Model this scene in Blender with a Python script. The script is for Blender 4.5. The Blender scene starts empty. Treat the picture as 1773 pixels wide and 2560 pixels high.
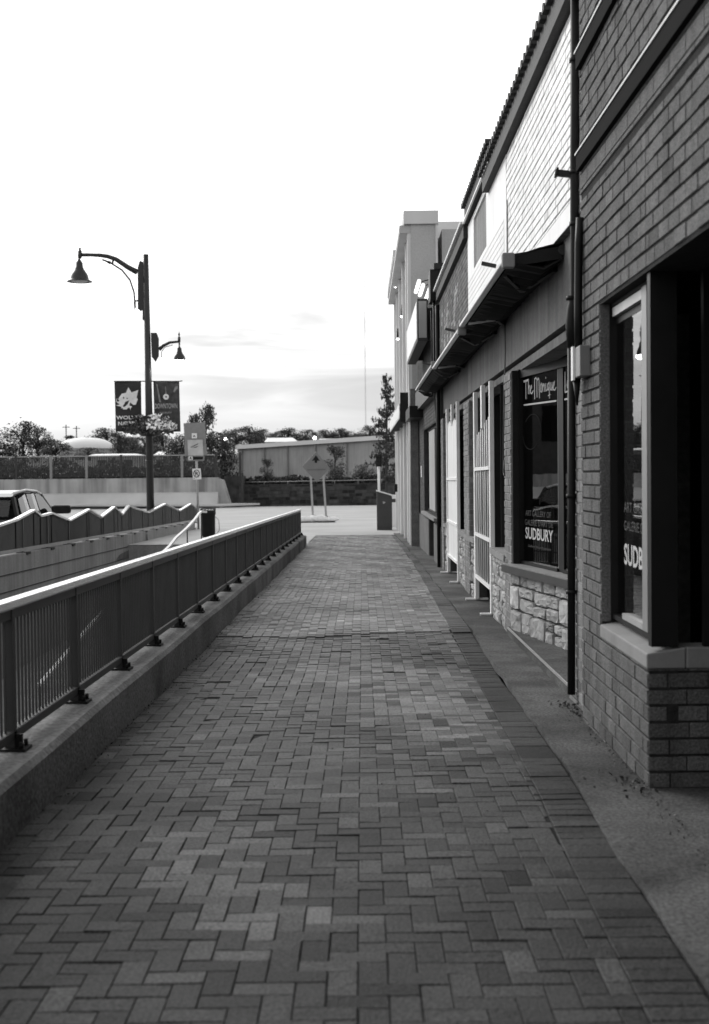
import bpy, math, random
from mathutils import Vector, Matrix
R = random.Random(7)
S = bpy.context.scene
SKYK, CLD, HZ, SUNE, EXPO = 4.4, .44, .66, .7, .35
COL = S.collection
# ------------------------------------------------------------------ camera solve (photo px -> metres)
F = 3200.0; CX, CY = 886.5, 1280.0; PW, PH = 1773, 2560
def nrm(v): return Vector(v).normalized()
yc = nrm(((905 - CX) / F, -(1185 - CY) / F, -1))
up = Vector((-.0108, 1, 0)); zc = nrm(up - up.dot(yc) / yc.dot(yc) * yc - Vector((0, 0, 0)))
zc = nrm(Vector((-.0108, 1, -(-.0108 * yc.x + yc.y) / yc.z)))
xc = yc.cross(zc)
CAM = Vector((0, 0, 1.6)); SL = .0122
def ray(px, py):
    c = Vector(((px - CX) / F, -(py - CY) / F, -1)); return Vector((c.dot(xc), c.dot(yc), c.dot(zc)))
def gz(y): return -SL * y
def G(px, py, h=0):
    r = ray(px, py); return CAM + r * ((h - 1.6) / (r.z + SL * r.y))
def W(px, py, X):
    r = ray(px, py); return CAM + r * (X / r.x)
def D(px, py, Y):
    r = ray(px, py); return CAM + r * (Y / r.y)
def PL(px, py, P, N):
    r = ray(px, py); return CAM + r * ((P - CAM).dot(N) / r.dot(N))
# ------------------------------------------------------------------ materials (all neutral grey: a black and white photograph)
def mat(name, v, rough=.7, var=.15, scale=3., bump=0., bscale=40., metal=0., spec=.5, tone=False, streak=0., emit=0., fine=.0, stain=0., ss=1.):
    m = bpy.data.materials.new(name); m.use_nodes = True
    n, l = m.node_tree.nodes, m.node_tree.links
    b = n['Principled BSDF']; b.inputs['Roughness'].default_value = rough; b.inputs['Metallic'].default_value = metal
    b.inputs['Specular IOR Level'].default_value = spec
    tc = n.new('ShaderNodeTexCoord'); co = tc.outputs['Object']
    def noise(sc, det=4, vec=None):
        t = n.new('ShaderNodeTexNoise'); t.inputs['Scale'].default_value = sc; t.inputs['Detail'].default_value = det
        l.new(vec or co, t.inputs['Vector']); return t.outputs['Fac']
    def math_(op, a, c):
        t = n.new('ShaderNodeMath'); t.operation = op
        for i, q in enumerate((a, c)):
            if isinstance(q, (int, float)): t.inputs[i].default_value = q
            else: l.new(q, t.inputs[i])
        return t.outputs[0]
    def rng(f, lo, hi, a=.3, c=.7):
        t = n.new('ShaderNodeMapRange'); l.new(f, t.inputs[0])
        for i, q in enumerate((a, c, lo, hi)): t.inputs[i + 1].default_value = q
        return t.outputs[0]
    val = rng(noise(scale, 6), 1 - var, 1 + var)
    if fine: val = math_('MULTIPLY', val, rng(noise(bscale * .8, 5), 1 - fine, 1 + fine))
    if streak:
        mp = n.new('ShaderNodeMapping'); mp.inputs['Scale'].default_value = (3 * ss, 3 * ss, .25 * ss); l.new(co, mp.inputs['Vector'])
        val = math_('MULTIPLY', val, rng(noise(1.6, 5, mp.outputs[0]), 1 - streak, 1.0, .32, .6))
    if stain: val = math_('MULTIPLY', val, rng(noise(scale * .35, 8), 1 - stain, 1.0, .35, .55))
    val = math_('MULTIPLY', val, v)
    if tone:
        a = n.new('ShaderNodeAttribute'); a.attribute_name = 'tone'; val = math_('MULTIPLY', val, a.outputs['Fac'])
    cc = n.new('ShaderNodeCombineColor')
    for i in range(3): l.new(val, cc.inputs[i])
    l.new(cc.outputs[0], b.inputs['Base Color'])
    if bump:
        bp = n.new('ShaderNodeBump'); bp.inputs['Strength'].default_value = bump; bp.inputs['Distance'].default_value = .02
        l.new(noise(bscale, 6), bp.inputs['Height']); l.new(bp.outputs[0], b.inputs['Normal'])
    if emit:
        b.inputs['Emission Color'].default_value = (1, 1, 1, 1); b.inputs['Emission Strength'].default_value = emit
    return m
M = {}
def glass(name, tint=.9, ior=1.5):
    m = bpy.data.materials.new(name); m.use_nodes = True
    n, l = m.node_tree.nodes, m.node_tree.links
    n.remove(n['Principled BSDF'])
    fr = n.new('ShaderNodeFresnel'); fr.inputs['IOR'].default_value = ior
    gl = n.new('ShaderNodeBsdfGlossy'); gl.inputs['Roughness'].default_value = .008; gl.inputs['Color'].default_value = (.95,) * 3 + (1,)
    tr = n.new('ShaderNodeBsdfTransparent'); tr.inputs['Color'].default_value = (tint,) * 3 + (1,)
    mx = n.new('ShaderNodeMixShader'); l.new(fr.outputs[0], mx.inputs[0]); l.new(tr.outputs[0], mx.inputs[1]); l.new(gl.outputs[0], mx.inputs[2])
    l.new(mx.outputs[0], n['Material Output'].inputs['Surface'])
    tc = n.new('ShaderNodeTexCoord'); nz = n.new('ShaderNodeTexNoise'); nz.inputs['Scale'].default_value = 1.3
    l.new(tc.outputs['Object'], nz.inputs['Vector'])
    bp = n.new('ShaderNodeBump'); bp.inputs['Strength'].default_value = .05; bp.inputs['Distance'].default_value = .02
    l.new(nz.outputs['Fac'], bp.inputs['Height']); l.new(bp.outputs[0], gl.inputs['Normal'])
    return m
def leafmat(name, v):
    m = mat(name, v, .6, .35, .6, spec=.3, tone=True); return m
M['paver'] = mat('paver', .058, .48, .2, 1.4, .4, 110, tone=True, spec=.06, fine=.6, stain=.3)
M['sand'] = mat('joint_sand', .024, .95, .3, 8, .3, 80, spec=.1)
M['conc'] = mat('concrete_pavement', .1, .85, .3, 2.6, .35, 75, spec=.12, fine=.5, stain=.45)
M['parapet'] = mat('parapet_concrete', .18, .85, .25, 1.8, .5, 45, spec=.15, fine=.4, stain=.5)
M['parapet2'] = mat('old_wall_concrete', .3, .85, .2, .8, .3, 30, streak=.25, spec=.2, fine=.12)
M['retain'] = mat('retaining_concrete', .42, .85, .18, .5, .2, 8, streak=.55, ss=.22, spec=.2)
M['berm'] = mat('pale_concrete_bench', .5, .85, .12, .4, .1, 8, spec=.2)
M['road'] = mat('pale_road', .36, .8, .12, .35, .2, 25, spec=.35, fine=.1)
M['ground'] = mat('grey_ground', .26, .9, .2, .2, .1, 5, spec=.2)
M['rail'] = mat('galvanised_rail_top', .93, .22, .04, 4, metal=.95)
M['dark'] = mat('dark_painted_metal', .035, .5, .15, 5, spec=.4)
M['picket'] = mat('picket_paint', .045, .5, .2, 3, spec=.4)
M['black'] = mat('black_metal', .01, .5, .2, 6, spec=.2)
M['lamp_paint'] = mat('lamp_black_paint', .014, .38, .2, 6, spec=.5)
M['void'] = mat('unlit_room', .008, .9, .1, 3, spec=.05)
M['room'] = mat('room_dark_plaster', .03, .9, .2, 2, spec=.1)
M['nbrick'] = mat('grey_painted_brick', .125, .8, .2, 1.5, .6, 90, tone=True, spec=.15, fine=.35, streak=.25, ss=1.6)
M['nmort'] = mat('dark_mortar', .03, .95, .3, 20, .5, 90, spec=.1)
M['mbrick'] = mat('faded_brick', .2, .8, .15, 2, .4, 90, tone=True, spec=.2, fine=.15)
M['mmort'] = mat('pale_mortar', .26, .95, .2, 20, .4, 90, spec=.1)
M['wbrick'] = mat('white_painted_brick', .84, .55, .12, 1.5, .12, 80, tone=True, spec=.35, streak=.08)
M['wmort'] = mat('white_brick_joint', .16, .9, .3, 12, spec=.1)
M['wrender'] = mat('white_render', .84, .6, .06, 1.2, .1, 50, streak=.06)
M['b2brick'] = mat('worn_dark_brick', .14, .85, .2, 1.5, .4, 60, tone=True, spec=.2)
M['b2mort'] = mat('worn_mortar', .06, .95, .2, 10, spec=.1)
M['b3brick'] = mat('dark_brick', .07, .85, .2, 1.5, .4, 60, tone=True, spec=.2)  # dark brick of the sign shop and the warehouse
M['fascia'] = mat('fascia_cement', .155, .85, .2, 1.4, .25, 30, streak=.3, spec=.2, fine=.12)
M['stone'] = mat('split_stone', .34, .85, .2, 5, .7, 18, tone=True, spec=.2, fine=.15)
M['stonegap'] = mat('stone_joint', .08, .95, .2, 9, spec=.1)
M['sill'] = mat('sill_concrete', .22, .8, .15, 3, .2, 40, spec=.3)
M['flash'] = mat('metal_flashing', .45, .4, .1, 3, metal=.5)
M['tile'] = mat('coping_tile', .028, .7, .25, 4, .2, 30, spec=.3)
M['tilelight'] = mat('pale_coping_metal', .8, .5, .06, 3)
M['awning'] = mat('awning_fabric', .02, .85, .2, 3, .2, 50, spec=.15)
M['alum'] = mat('white_aluminium', .75, .4, .05, 4, spec=.5)
M['gate'] = mat('white_gate_paint', .8, .5, .08, 3, spec=.4)
M['sheet'] = mat('gate_sheet', .75, .6, .06, 1.5, spec=.3)
M['tower'] = mat('tower_stucco', .5, .85, .08, .8, .2, 25, spec=.2, fine=.08)
M['tower2'] = mat('tower_stucco_pale', .7, .85, .08, .8, .2, 25, spec=.2)
M['pilaster'] = mat('granite_cladding', .15, .6, .2, 6, .1, 40, spec=.4, fine=.3)
M['white'] = mat('white_paint', .82, .45, .04, 3)
M['sign'] = mat('sign_face_white', .8, .35, .04, 3)
M['steel'] = mat('galvanised_post', .38, .5, .12, 8, metal=.4)
M['signback'] = mat('sign_sheet_grey', .25, .5, .08, 6, metal=.3)
M['orange'] = mat('sign_sheet_mid_grey', .17, .45, .05, 3)
M['ban'] = mat('banner_cloth', .04, .75, .12, 5, spec=.2)
M['ban2'] = mat('banner_cloth_mid', .065, .75, .35, 7, spec=.2)
M['print'] = mat('banner_print', .75, .7, .12, 6, spec=.2)
M['print2'] = mat('banner_print_dim', .38, .7, .15, 6, spec=.2)
M['sack'] = mat('sandbag_cloth', .85, .9, .12, 6, .4, 25, spec=.1)
M['cab'] = mat('cabinet_paint', .05, .5, .15, 3, spec=.4)
M['leaf'] = leafmat('leaf', .075)
M['leaf2'] = leafmat('leaf_dark', .045)
M['bark'] = mat('bark', .05, .9, .3, 8, .5, 30)
M['petal'] = mat('petal', .95, .7, .1, 8, tone=True)
M['hill'] = mat('wooded_hill', .05, .9, .4, .08, spec=.1)
M['stonewall'] = mat('masonry_wall', .06, .9, .45, 1.2, .5, 3, spec=.1)
M['shed'] = mat('shed_wall', .4, .8, .18, .3, streak=.15, spec=.2)
M['roofw'] = mat('white_roof', .8, .6, .04, .3)
M['carpaint'] = mat('car_paint', .02, .15, .03, 1, spec=.7)
M['tyre'] = mat('tyre_rubber', .02, .8, .1, 5)
M['carglass'] = glass('car_window_glass', .75, 1.5)
M['glass'] = glass('shop_glass', .75, 1.9)
M['glow'] = mat('lamp_glow', .9, .5, .02, 3, emit=14)
M['glow2'] = mat('wall_lamp_glow', .9, .5, .02, 3, emit=9)
M['mastm'] = mat('mast_paint', .5, .6, .05, 1)
M['decal'] = mat('window_decal', .5, .9, .06, 8, spec=.02)
M['decal2'] = mat('window_decal_dim', .1, .9, .1, 8, spec=.02)
M['brown'] = mat('dark_door_panel', .04, .55, .2, 3, streak=.2)
# ------------------------------------------------------------------ mesh builder
class MB:
    def __init__(s): s.v, s.f, s.t, s.sm = [], [], [], []
    def add(s, vs, fs, tone=1., smooth=False):
        o = len(s.v); s.v += [Vector(a) for a in vs]
        for f in fs: s.f.append([o + i for i in f]); s.t.append(tone); s.sm.append(smooth)
        return s
    def box(s, x0, x1, y0, y1, z0, z1, tone=1.):
        return s.add([(x0, y0, z0), (x1, y0, z0), (x1, y1, z0), (x0, y1, z0), (x0, y0, z1), (x1, y0, z1), (x1, y1, z1), (x0, y1, z1)],
                     [(3, 2, 1, 0), (4, 5, 6, 7), (0, 1, 5, 4), (1, 2, 6, 5), (2, 3, 7, 6), (3, 0, 4, 7)], tone)
    def gbox(s, x0, x1, y0, y1, z0, z1, tone=1.):        # box whose bottom follows the sloping ground
        return s.add([(x0, y0, gz(y0) + z0), (x1, y0, gz(y0) + z0), (x1, y1, gz(y1) + z0), (x0, y1, gz(y1) + z0),
                      (x0, y0, gz(y0) + z1), (x1, y0, gz(y0) + z1), (x1, y1, gz(y1) + z1), (x0, y1, gz(y1) + z1)],
                     [(3, 2, 1, 0), (4, 5, 6, 7), (0, 1, 5, 4), (1, 2, 6, 5), (2, 3, 7, 6), (3, 0, 4, 7)], tone)
    def prism(s, pts, off, tone=1.):
        n = len(pts); off = Vector(off); pts = [Vector(p) for p in pts]
        nn = sum(((pts[i]).cross(pts[(i + 1) % n]) for i in range(n)), Vector())
        if nn.dot(off) > 0: pts = pts[::-1]
        return s.add(pts + [p + off for p in pts], [tuple(range(n)), tuple(range(2 * n - 1, n - 1, -1))] +
                     [(i, i + n, (i + 1) % n + n, (i + 1) % n) for i in range(n)], tone)
    def beam(s, p, q, w, h, upv=(0, 0, 1), tone=1.):
        p, q = Vector(p), Vector(q); d = (q - p).normalized(); a = d.cross(Vector(upv)).normalized(); b = a.cross(d)
        a *= w / 2; b *= h / 2
        return s.add([p - a - b, p + a - b, p + a + b, p - a + b, q - a - b, q + a - b, q + a + b, q - a + b],
                     [(0, 3, 2, 1)[::-1][::-1], (4, 5, 6, 7), (0, 1, 5, 4), (1, 2, 6, 5), (2, 3, 7, 6), (3, 0, 4, 7)], tone)
    def tube(s, pts, r, n=8, tone=1., caps=True):
        pts = [Vector(p) for p in pts]; rs = r if isinstance(r, (list, tuple)) else [r] * len(pts)
        vs, fs = [], []; ref = None
        for i, p in enumerate(pts):
            d = (pts[min(i + 1, len(pts) - 1)] - pts[max(i - 1, 0)]).normalized()
            if ref is None: ref = d.orthogonal().normalized()
            a = (ref - d * ref.dot(d)).normalized(); ref = a; b = d.cross(a)
            vs += [p + (a * math.cos(k * 2 * math.pi / n) + b * math.sin(k * 2 * math.pi / n)) * rs[i] for k in range(n)]
        for i in range(len(pts) - 1):
            for k in range(n): fs.append((i * n + k, i * n + (k + 1) % n, (i + 1) * n + (k + 1) % n, (i + 1) * n + k))
        s.add(vs, fs, tone, True)
        if caps:
            o = len(s.v) - len(vs)
            s.f += [[o + k for k in range(n)][::-1], [o + (len(pts) - 1) * n + k for k in range(n)]]; s.t += [tone] * 2; s.sm += [False] * 2
        return s
    def lathe(s, prof, c, n=20, tone=1., axis=None):
        c = Vector(c); vs, fs = [], []
        for r, z in prof:
            for k in range(n):
                a = k * 2 * math.pi / n; vs.append(c + Vector((r * math.cos(a), r * math.sin(a), z)))
        for i in range(len(prof) - 1):
            for k in range(n): fs.append((i * n + k, i * n + (k + 1) % n, (i + 1) * n + (k + 1) % n, (i + 1) * n + k))
        return s.add(vs, fs, tone, True)
    def ribbon(s, pts, w, N, tone=1., th=.002):          # thin flat stroke lying in a plane of normal N
        N = Vector(N).normalized(); pts = [Vector(p) for p in pts]
        for a, b in zip(pts, pts[1:]):
            d = (b - a)
            if d.length < 1e-6: continue
            d.normalize(); sd = N.cross(d) * w / 2; e = d * w * .3
            s.prism([a - e - sd, b + e - sd, b + e + sd, a - e + sd], N * th, tone)
        return s
    def build(s, name, m, parent=None, base=None, smooth=None, bevel=0, recalc=False):
        root = parent
        while root is not None and root.parent is not None: root = root.parent
        if root is not None: o = Vector(root.location)
        elif base is not None: o = Vector(base)
        else:
            o = Vector((sum(v.x for v in s.v) / len(s.v), sum(v.y for v in s.v) / len(s.v), min(v.z for v in s.v)))
        me = bpy.data.meshes.new(name); me.from_pydata([v - o for v in s.v], [], s.f)
        me.materials.append(m)
        at = me.attributes.new('tone', 'FLOAT', 'FACE'); at.data.foreach_set('value', s.t)
        me.polygons.foreach_set('use_smooth', [bool(b) if smooth is None else smooth for b in s.sm])
        me.update()
        ob = bpy.data.objects.new(name, me); COL.objects.link(ob)
        if parent is not None: ob.parent = parent
        else: ob.location = o
        if bevel:
            b = ob.modifiers.new('bevel', 'BEVEL'); b.width = bevel; b.segments = 2; b.limit_method = 'ANGLE'; b.angle_limit = math.radians(40)
        return ob
def tag(o, label=None, cat=None, group=None, kind=None):
    for k, v in (('label', label), ('category', cat), ('group', group), ('kind', kind)):
        if v: o[k] = v
    return o
def thing(name, label, cat, loc, group=None):
    o = bpy.data.objects.new(name, None); COL.objects.link(o); o.location = loc; o.empty_display_size = .2
    return tag(o, label, cat, group)
def copy_tree(o, parent=None):
    c = o.copy(); COL.objects.link(c)
    if parent is not None: c.parent = parent
    for ch in [x for x in bpy.data.objects if x.parent == o]: copy_tree(ch, c)
    return c
def rsub(rects, hole):
    out = []; a0, a1, b0, b1 = hole
    for (x0, x1, y0, y1) in rects:
        if a1 <= x0 or a0 >= x1 or b1 <= y0 or b0 >= y1: out.append((x0, x1, y0, y1)); continue
        if a0 > x0: out.append((x0, a0, y0, y1))
        if a1 < x1: out.append((a1, x1, y0, y1))
        m0, m1 = max(x0, a0), min(x1, a1)
        if b0 > y0: out.append((m0, m1, y0, b0))
        if b1 < y1: out.append((m0, m1, b1, y1))
    return out
def bricks(mb, O, U, N, u0, u1, z0, z1, ch, bl, jh, jv, dep, holes=(), tv=.15, rg=None, bond=.5, wob=0., zb=None):
    """bricks standing dep proud of the plane through O (u along U, z up, facing N); holes are cut out"""
    O, U, N = Vector(O), Vector(U), Vector(N); rg = rg or R; k0 = math.floor(z0 / ch); row = 0
    for k in range(k0, math.ceil(z1 / ch) + 1):
        a = k * ch; row += 1; u = u0 - bl + (k % 2) * bond * bl + rg.uniform(-.01, .01)
        while u < u1:
            L = bl
            rc = [(max(u, u0), min(u + L - jv, u1), max(a + jh, z0), min(a + ch, z1))]
            u += L
            if rc[0][1] - rc[0][0] < .012 or rc[0][3] - rc[0][2] < .012: continue
            for h in holes: rc = rsub(rc, h)
            t = 1 + rg.gauss(0, tv)
            t = max(.4, t); d = dep + rg.uniform(-wob, wob)
            for (p, q, b, c) in rc:
                if q - p < .01 or c - b < .01: continue
                e = min(.004, (c - b) / 4)
                P = lambda uu, zz, dd: O + U * uu + Vector((0, 0, zz)) + N * dd
                vs = [P(p, b, 0), P(q, b, 0), P(q, c, 0), P(p, c, 0), P(p + e, b + e, d), P(q - e, b + e, d), P(q - e, c - e, d), P(p + e, c - e, d)]
                fs = [(4, 5, 6, 7), (0, 1, 5, 4), (1, 2, 6, 5), (2, 3, 7, 6), (3, 0, 4, 7)]
                if (U.cross(Vector((0, 0, 1)))).dot(N) < 0: fs = [f[::-1] for f in fs]
                mb.add(vs, fs, t)
    return mb
def textmesh(name, txt, P0, U, V, w, h, m, parent, off=0., th=.002):
    """lettering scaled to w x h with its lower left corner at P0, in the plane of U and V"""
    cu = bpy.data.curves.new(name, 'FONT'); cu.body = txt; cu.offset = off; cu.resolution_u = 3
    ob = bpy.data.objects.new('t', cu); COL.objects.link(ob); bpy.context.view_layer.update()
    me = bpy.data.meshes.new_from_object(ob.evaluated_get(bpy.context.evaluated_depsgraph_get()))
    bpy.data.objects.remove(ob); U, V = Vector(U).normalized(), Vector(V).normalized(); N = U.cross(V)
    xs = [v.co.x for v in me.vertices]; ys = [v.co.y for v in me.vertices]; x0, x1, y0, y1 = min(xs), max(xs), min(ys), max(ys)
    mb = MB(); vs = [Vector(P0) + U * ((v.co.x - x0) / (x1 - x0) * w) + V * ((v.co.y - y0) / (y1 - y0) * h) + N * th for v in me.vertices]
    mb.add(vs, [tuple(p.vertices) for p in me.polygons]); bpy.data.meshes.remove(me); bpy.data.curves.remove(cu)
    return mb.build(name, m, parent)
def lerp(tab, x):
    if x <= tab[0][0]: return tab[0][1]
    for (a, p), (b, q) in zip(tab, tab[1:]):
        if x <= b: return p + (q - p) * (x - a) / (b - a)
    return tab[-1][1]
Z = Vector((0, 0, 1)); YV = Vector((0, 1, 0)); NX = Vector((-1, 0, 0))
# ================================================================== GROUND
KX = -1.63; PEND = 45.; PITY = 38.5; PX0, PX1 = -7.1, -1.98
g = MB()
def gq(x0, x1, y0, y1, h): g.add([(x0, y0, gz(y0) + h), (x1, y0, gz(y0) + h), (x1, y1, gz(y1) + h), (x0, y1, gz(y1) + h)], [(0, 1, 2, 3)])
for (x0, x1, y0, y1) in ((-260, PX0, -40, PITY), (PX1, 160, -40, PITY), (-260, 160, PITY, 132)): gq(x0, x1, y0, y1, -.14)
zb = gz(132)
g.add([(-260, 132, zb - .14), (160, 132, zb - .14), (260, 700, zb - .03), (-400, 700, zb - .03)], [(0, 1, 2, 3)])
tag(g.build('ground', M['ground'], base=(0, 0, 0)), kind='structure')
rd = MB()
rd.add([(-120, PEND, gz(PEND) + .006), (60, PEND, gz(PEND) + .006), (60, 130, gz(130) + .006), (-120, 130, gz(130) + .006)], [(0, 1, 2, 3)])
rd.add([(-90, -30, gz(-30) + .006), (PX0 - .35, -30, gz(-30) + .006), (PX0 - .35, PEND, gz(PEND) + .006), (-90, PEND, gz(PEND) + .006)], [(0, 1, 2, 3)])
rd.add([(PX0, PITY, gz(PITY) + .006), (KX - .02, PITY, gz(PITY) + .006), (KX - .02, PEND, gz(PEND) + .006), (PX0, PEND, gz(PEND) + .006)], [(0, 1, 2, 3)])
tag(rd.build('road', M['road'], base=(0, 0, 0)), kind='structure')
# ---- brick paving: herringbone units with a soldier-course border, settled in front of a raised lip
BORD = [(2, .83), (4.9, .86), (6.4, .9), (10.4, .955), (14.1, .99), (28, 1.1), (46, 1.0)]
EDGE = [(2, 1.03), (4.55, 1.08), (8.6, 1.16), (15.8, 1.22), (28.8, 1.24), (37.3, 1.2), (46, 1.12)]
def field(x, y):                                           # gentle settlement of the paving
    z = .012 * math.sin(y * .9 + x * 1.7) * math.exp(-((y - 11) / 6) ** 2) + .006 * math.sin(x * 4.1 + y * 2.3)
    z -= .035 * math.exp(-((y - 11.8) / 2.4) ** 2)
    if y > LIP(x): z += .012 * max(0, 1 - (y - 14.4) / 8)
    return z
def LIP(x): return 14.15 + .12 * math.sin(x * 2.1)
pv = MB()
def paver(x0, x1, y0, y1, tone, soldier=False):
    x0 += .0014; x1 -= .0014; y0 += .0014; y1 -= .0014
    if x1 - x0 < .02: return
    cx, cy = (x0 + x1) / 2, (y0 + y1) / 2; far = cy > 26
    h = field(cx, cy) + R.gauss(0, .0013); tx, ty = R.gauss(0, .009), R.gauss(0, .009)
    if 8 < cy < 14.3 and R.random() < .06: tx *= 3; ty *= 3; h += R.uniform(-.012, .004)
    e = .0032
    P = lambda x, y, d: (x, y, gz(y) + h + (x - cx) * tx + (y - cy) * ty + d)
    if far: pv.add([P(x0, y0, 0), P(x1, y0, 0), P(x1, y1, 0), P(x0, y1, 0)], [(0, 1, 2, 3)], tone); return
    a = [P(x0, y0, -.0032), P(x1, y0, -.0032), P(x1, y1, -.0032), P(x0, y1, -.0032)]
    b = [P(x0 + e, y0 + e, 0), P(x1 - e, y0 + e, 0), P(x1 - e, y1 - e, 0), P(x0 + e, y1 - e, 0)]
    c = [P(x0, y0, -.045), P(x1, y0, -.045), P(x1, y1, -.045), P(x0, y1, -.045)]
    fs = [(4, 5, 6, 7)] + [(i, (i + 1) % 4, 4 + (i + 1) % 4, 4 + i) for i in range(4)] + [(8 + i, 8 + (i + 1) % 4, (i + 1) % 4, i) for i in range(4)]
    pv.add(a + b + c, fs, tone)
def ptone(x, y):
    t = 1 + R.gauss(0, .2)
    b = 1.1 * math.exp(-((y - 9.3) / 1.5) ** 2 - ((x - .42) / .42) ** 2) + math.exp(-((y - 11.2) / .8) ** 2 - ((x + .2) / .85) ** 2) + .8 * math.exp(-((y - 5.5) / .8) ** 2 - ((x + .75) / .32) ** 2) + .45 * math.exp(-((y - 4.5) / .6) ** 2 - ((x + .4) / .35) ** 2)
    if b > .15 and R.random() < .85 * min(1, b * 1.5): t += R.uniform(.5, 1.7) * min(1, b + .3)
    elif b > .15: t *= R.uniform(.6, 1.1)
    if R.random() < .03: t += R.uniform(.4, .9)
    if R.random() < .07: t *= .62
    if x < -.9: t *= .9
    t *= 3.3 if y > LIP(x) else 1.0 + .1 * max(0, y - 4.6)  # grazing sheen put into the paver tone: paler with distance and past the lip
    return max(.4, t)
u = .1
for j in range(18, int(PEND / u)):
    y = j * u
    for i in range(-1, 32):
        x = KX + i * u; k = (i - j) % 4; bx = lerp(BORD, y)
        if x > bx: continue
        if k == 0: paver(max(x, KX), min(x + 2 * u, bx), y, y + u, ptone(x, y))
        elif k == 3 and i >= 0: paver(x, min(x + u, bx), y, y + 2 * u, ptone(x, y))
y = 1.8
bt = 1.; 
while y < PEND:
    t = (.86 + R.gauss(0, .1)) * (1.9 if y > 14.2 else 1.1)  # border tone raised past the lip too, in place of sheen
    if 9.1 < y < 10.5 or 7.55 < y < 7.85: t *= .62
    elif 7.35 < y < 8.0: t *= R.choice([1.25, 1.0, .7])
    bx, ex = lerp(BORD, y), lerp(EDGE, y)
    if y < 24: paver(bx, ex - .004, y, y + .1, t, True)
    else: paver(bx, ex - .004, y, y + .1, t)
    y += .1
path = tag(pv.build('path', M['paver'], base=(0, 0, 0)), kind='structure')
sd = MB()
ys = [1.8 + .1 * i for i in range(433)]
vs, fs = [], []; NB = 14
for i, y in enumerate(ys):
    for c in range(NB + 1): x = KX + (lerp(EDGE, y) - KX) * c / NB; vs.append((x, y, gz(y) + min(field(x, y), field(x, y - .1), field(x, y + .1)) - .0075))
    if i: fs += [((i - 1) * (NB + 1) + c, (i - 1) * (NB + 1) + c + 1, i * (NB + 1) + c + 1, i * (NB + 1) + c) for c in range(NB)]
sd.add(vs, fs); tag(sd.build('path_bedding', M['sand'], base=(0, 0, 0)), kind='structure')
# ---- concrete pavement strip along the shop fronts
cs = MB(); vs, fs = [], []
ys = [1.5 + .5 * i for i in range(91)]
for i, y in enumerate(ys):
    e = lerp(EDGE, y) + .012 * math.sin(y * 1.9) + .008 * math.sin(y * 5.3)
    for x, h in ((e, -.05), (e + .005, .012), (e + .1, .008), (1.7, .004), (4, .0)): vs.append((x, y, gz(y) + h))
    if i: fs += [((i - 1) * 5 + c, (i - 1) * 5 + c + 1, i * 5 + c + 1, i * 5 + c) for c in range(4)]
cs.add(vs, fs); tag(cs.build('pavement', M['conc'], base=(0, 0, 0)), kind='structure')
# ================================================================== SUNKEN RAMP, PARAPETS, RAILINGS
fl = MB(); fl.add([(PX0, -30, -2.9), (PX1, -30, -2.9), (PX1, PITY, -2.2), (PX0, PITY, -2.2)], [(0, 1, 2, 3)])
tag(fl.build('ramp_floor', M['parapet2'], base=(0, 0, 0)), kind='structure')
pw = MB()
for (a, b) in ((-6, 37.3),):
    pts = [(KX, 0), (KX + .0, .255), (KX - .03, .285), (PX1 + .01, .295), (PX1, .285), (PX1, -3)]
    n = 60; vs = []; fs = []
    for i in range(n + 1):
        y = a + (b - a) * i / n; wb = .006 * math.sin(y * 1.3)
        for (x, h) in pts: vs.append((x + (wb if x > PX1 else 0), y, gz(y) + h - (.05 if h == 0 else 0)))
        if i: fs += [((i - 1) * 6 + c, i * 6 + c, i * 6 + c + 1, (i - 1) * 6 + c + 1) for c in range(5)]
    fs += [tuple(range(n * 6, n * 6 + 6))[::-1], tuple(range(6))]
    pw.add(vs, fs)
o = pw.build('parapet_wall', M['parapet'], base=(-1.8, 10, -.2)); tag(o, 'low grey concrete parapet running beside the brick paving under the railing', 'parapet')
m_ = MB(); m_.box(PX1 - .0, KX, 37.31, PITY, -3, gz(38) + .0); m_.box(PX0, PX1, PITY, PITY + .3, -3, gz(PITY) - .01)
tag(m_.build('ramp_end_wall', M['parapet2']), 'concrete end wall closing the sunken ramp beyond the railing', 'wall')
RX = -1.81
rt = thing('guard_railing', 'long straight picket railing with bright top rail on the near parapet', 'railing', (RX, 17, gz(17) + .285))
def gzr(y, h): return Vector((RX, y, gz(y) + h))
posts = [-.8 + 1.46 * i for i in range(27) if -.8 + 1.46 * i < 37.2]; posts[-1] = 37.15
tr = MB(); tr.beam(gzr(posts[0] - .5, 1.035), gzr(37.2, 1.035), .075, .05); tr.build('top_rail', M['rail'], rt, bevel=.012)
lr = MB(); lr.beam(gzr(posts[0] - .5, .985), gzr(37.2, .985), .04, .05); lr.build('under_rail', M['dark'], rt)
br = MB(); br.beam(gzr(posts[0] - .5, .365), gzr(37.2, .365), .05, .05); br.build('bottom_rail', M['dark'], rt, bevel=.006)
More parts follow.
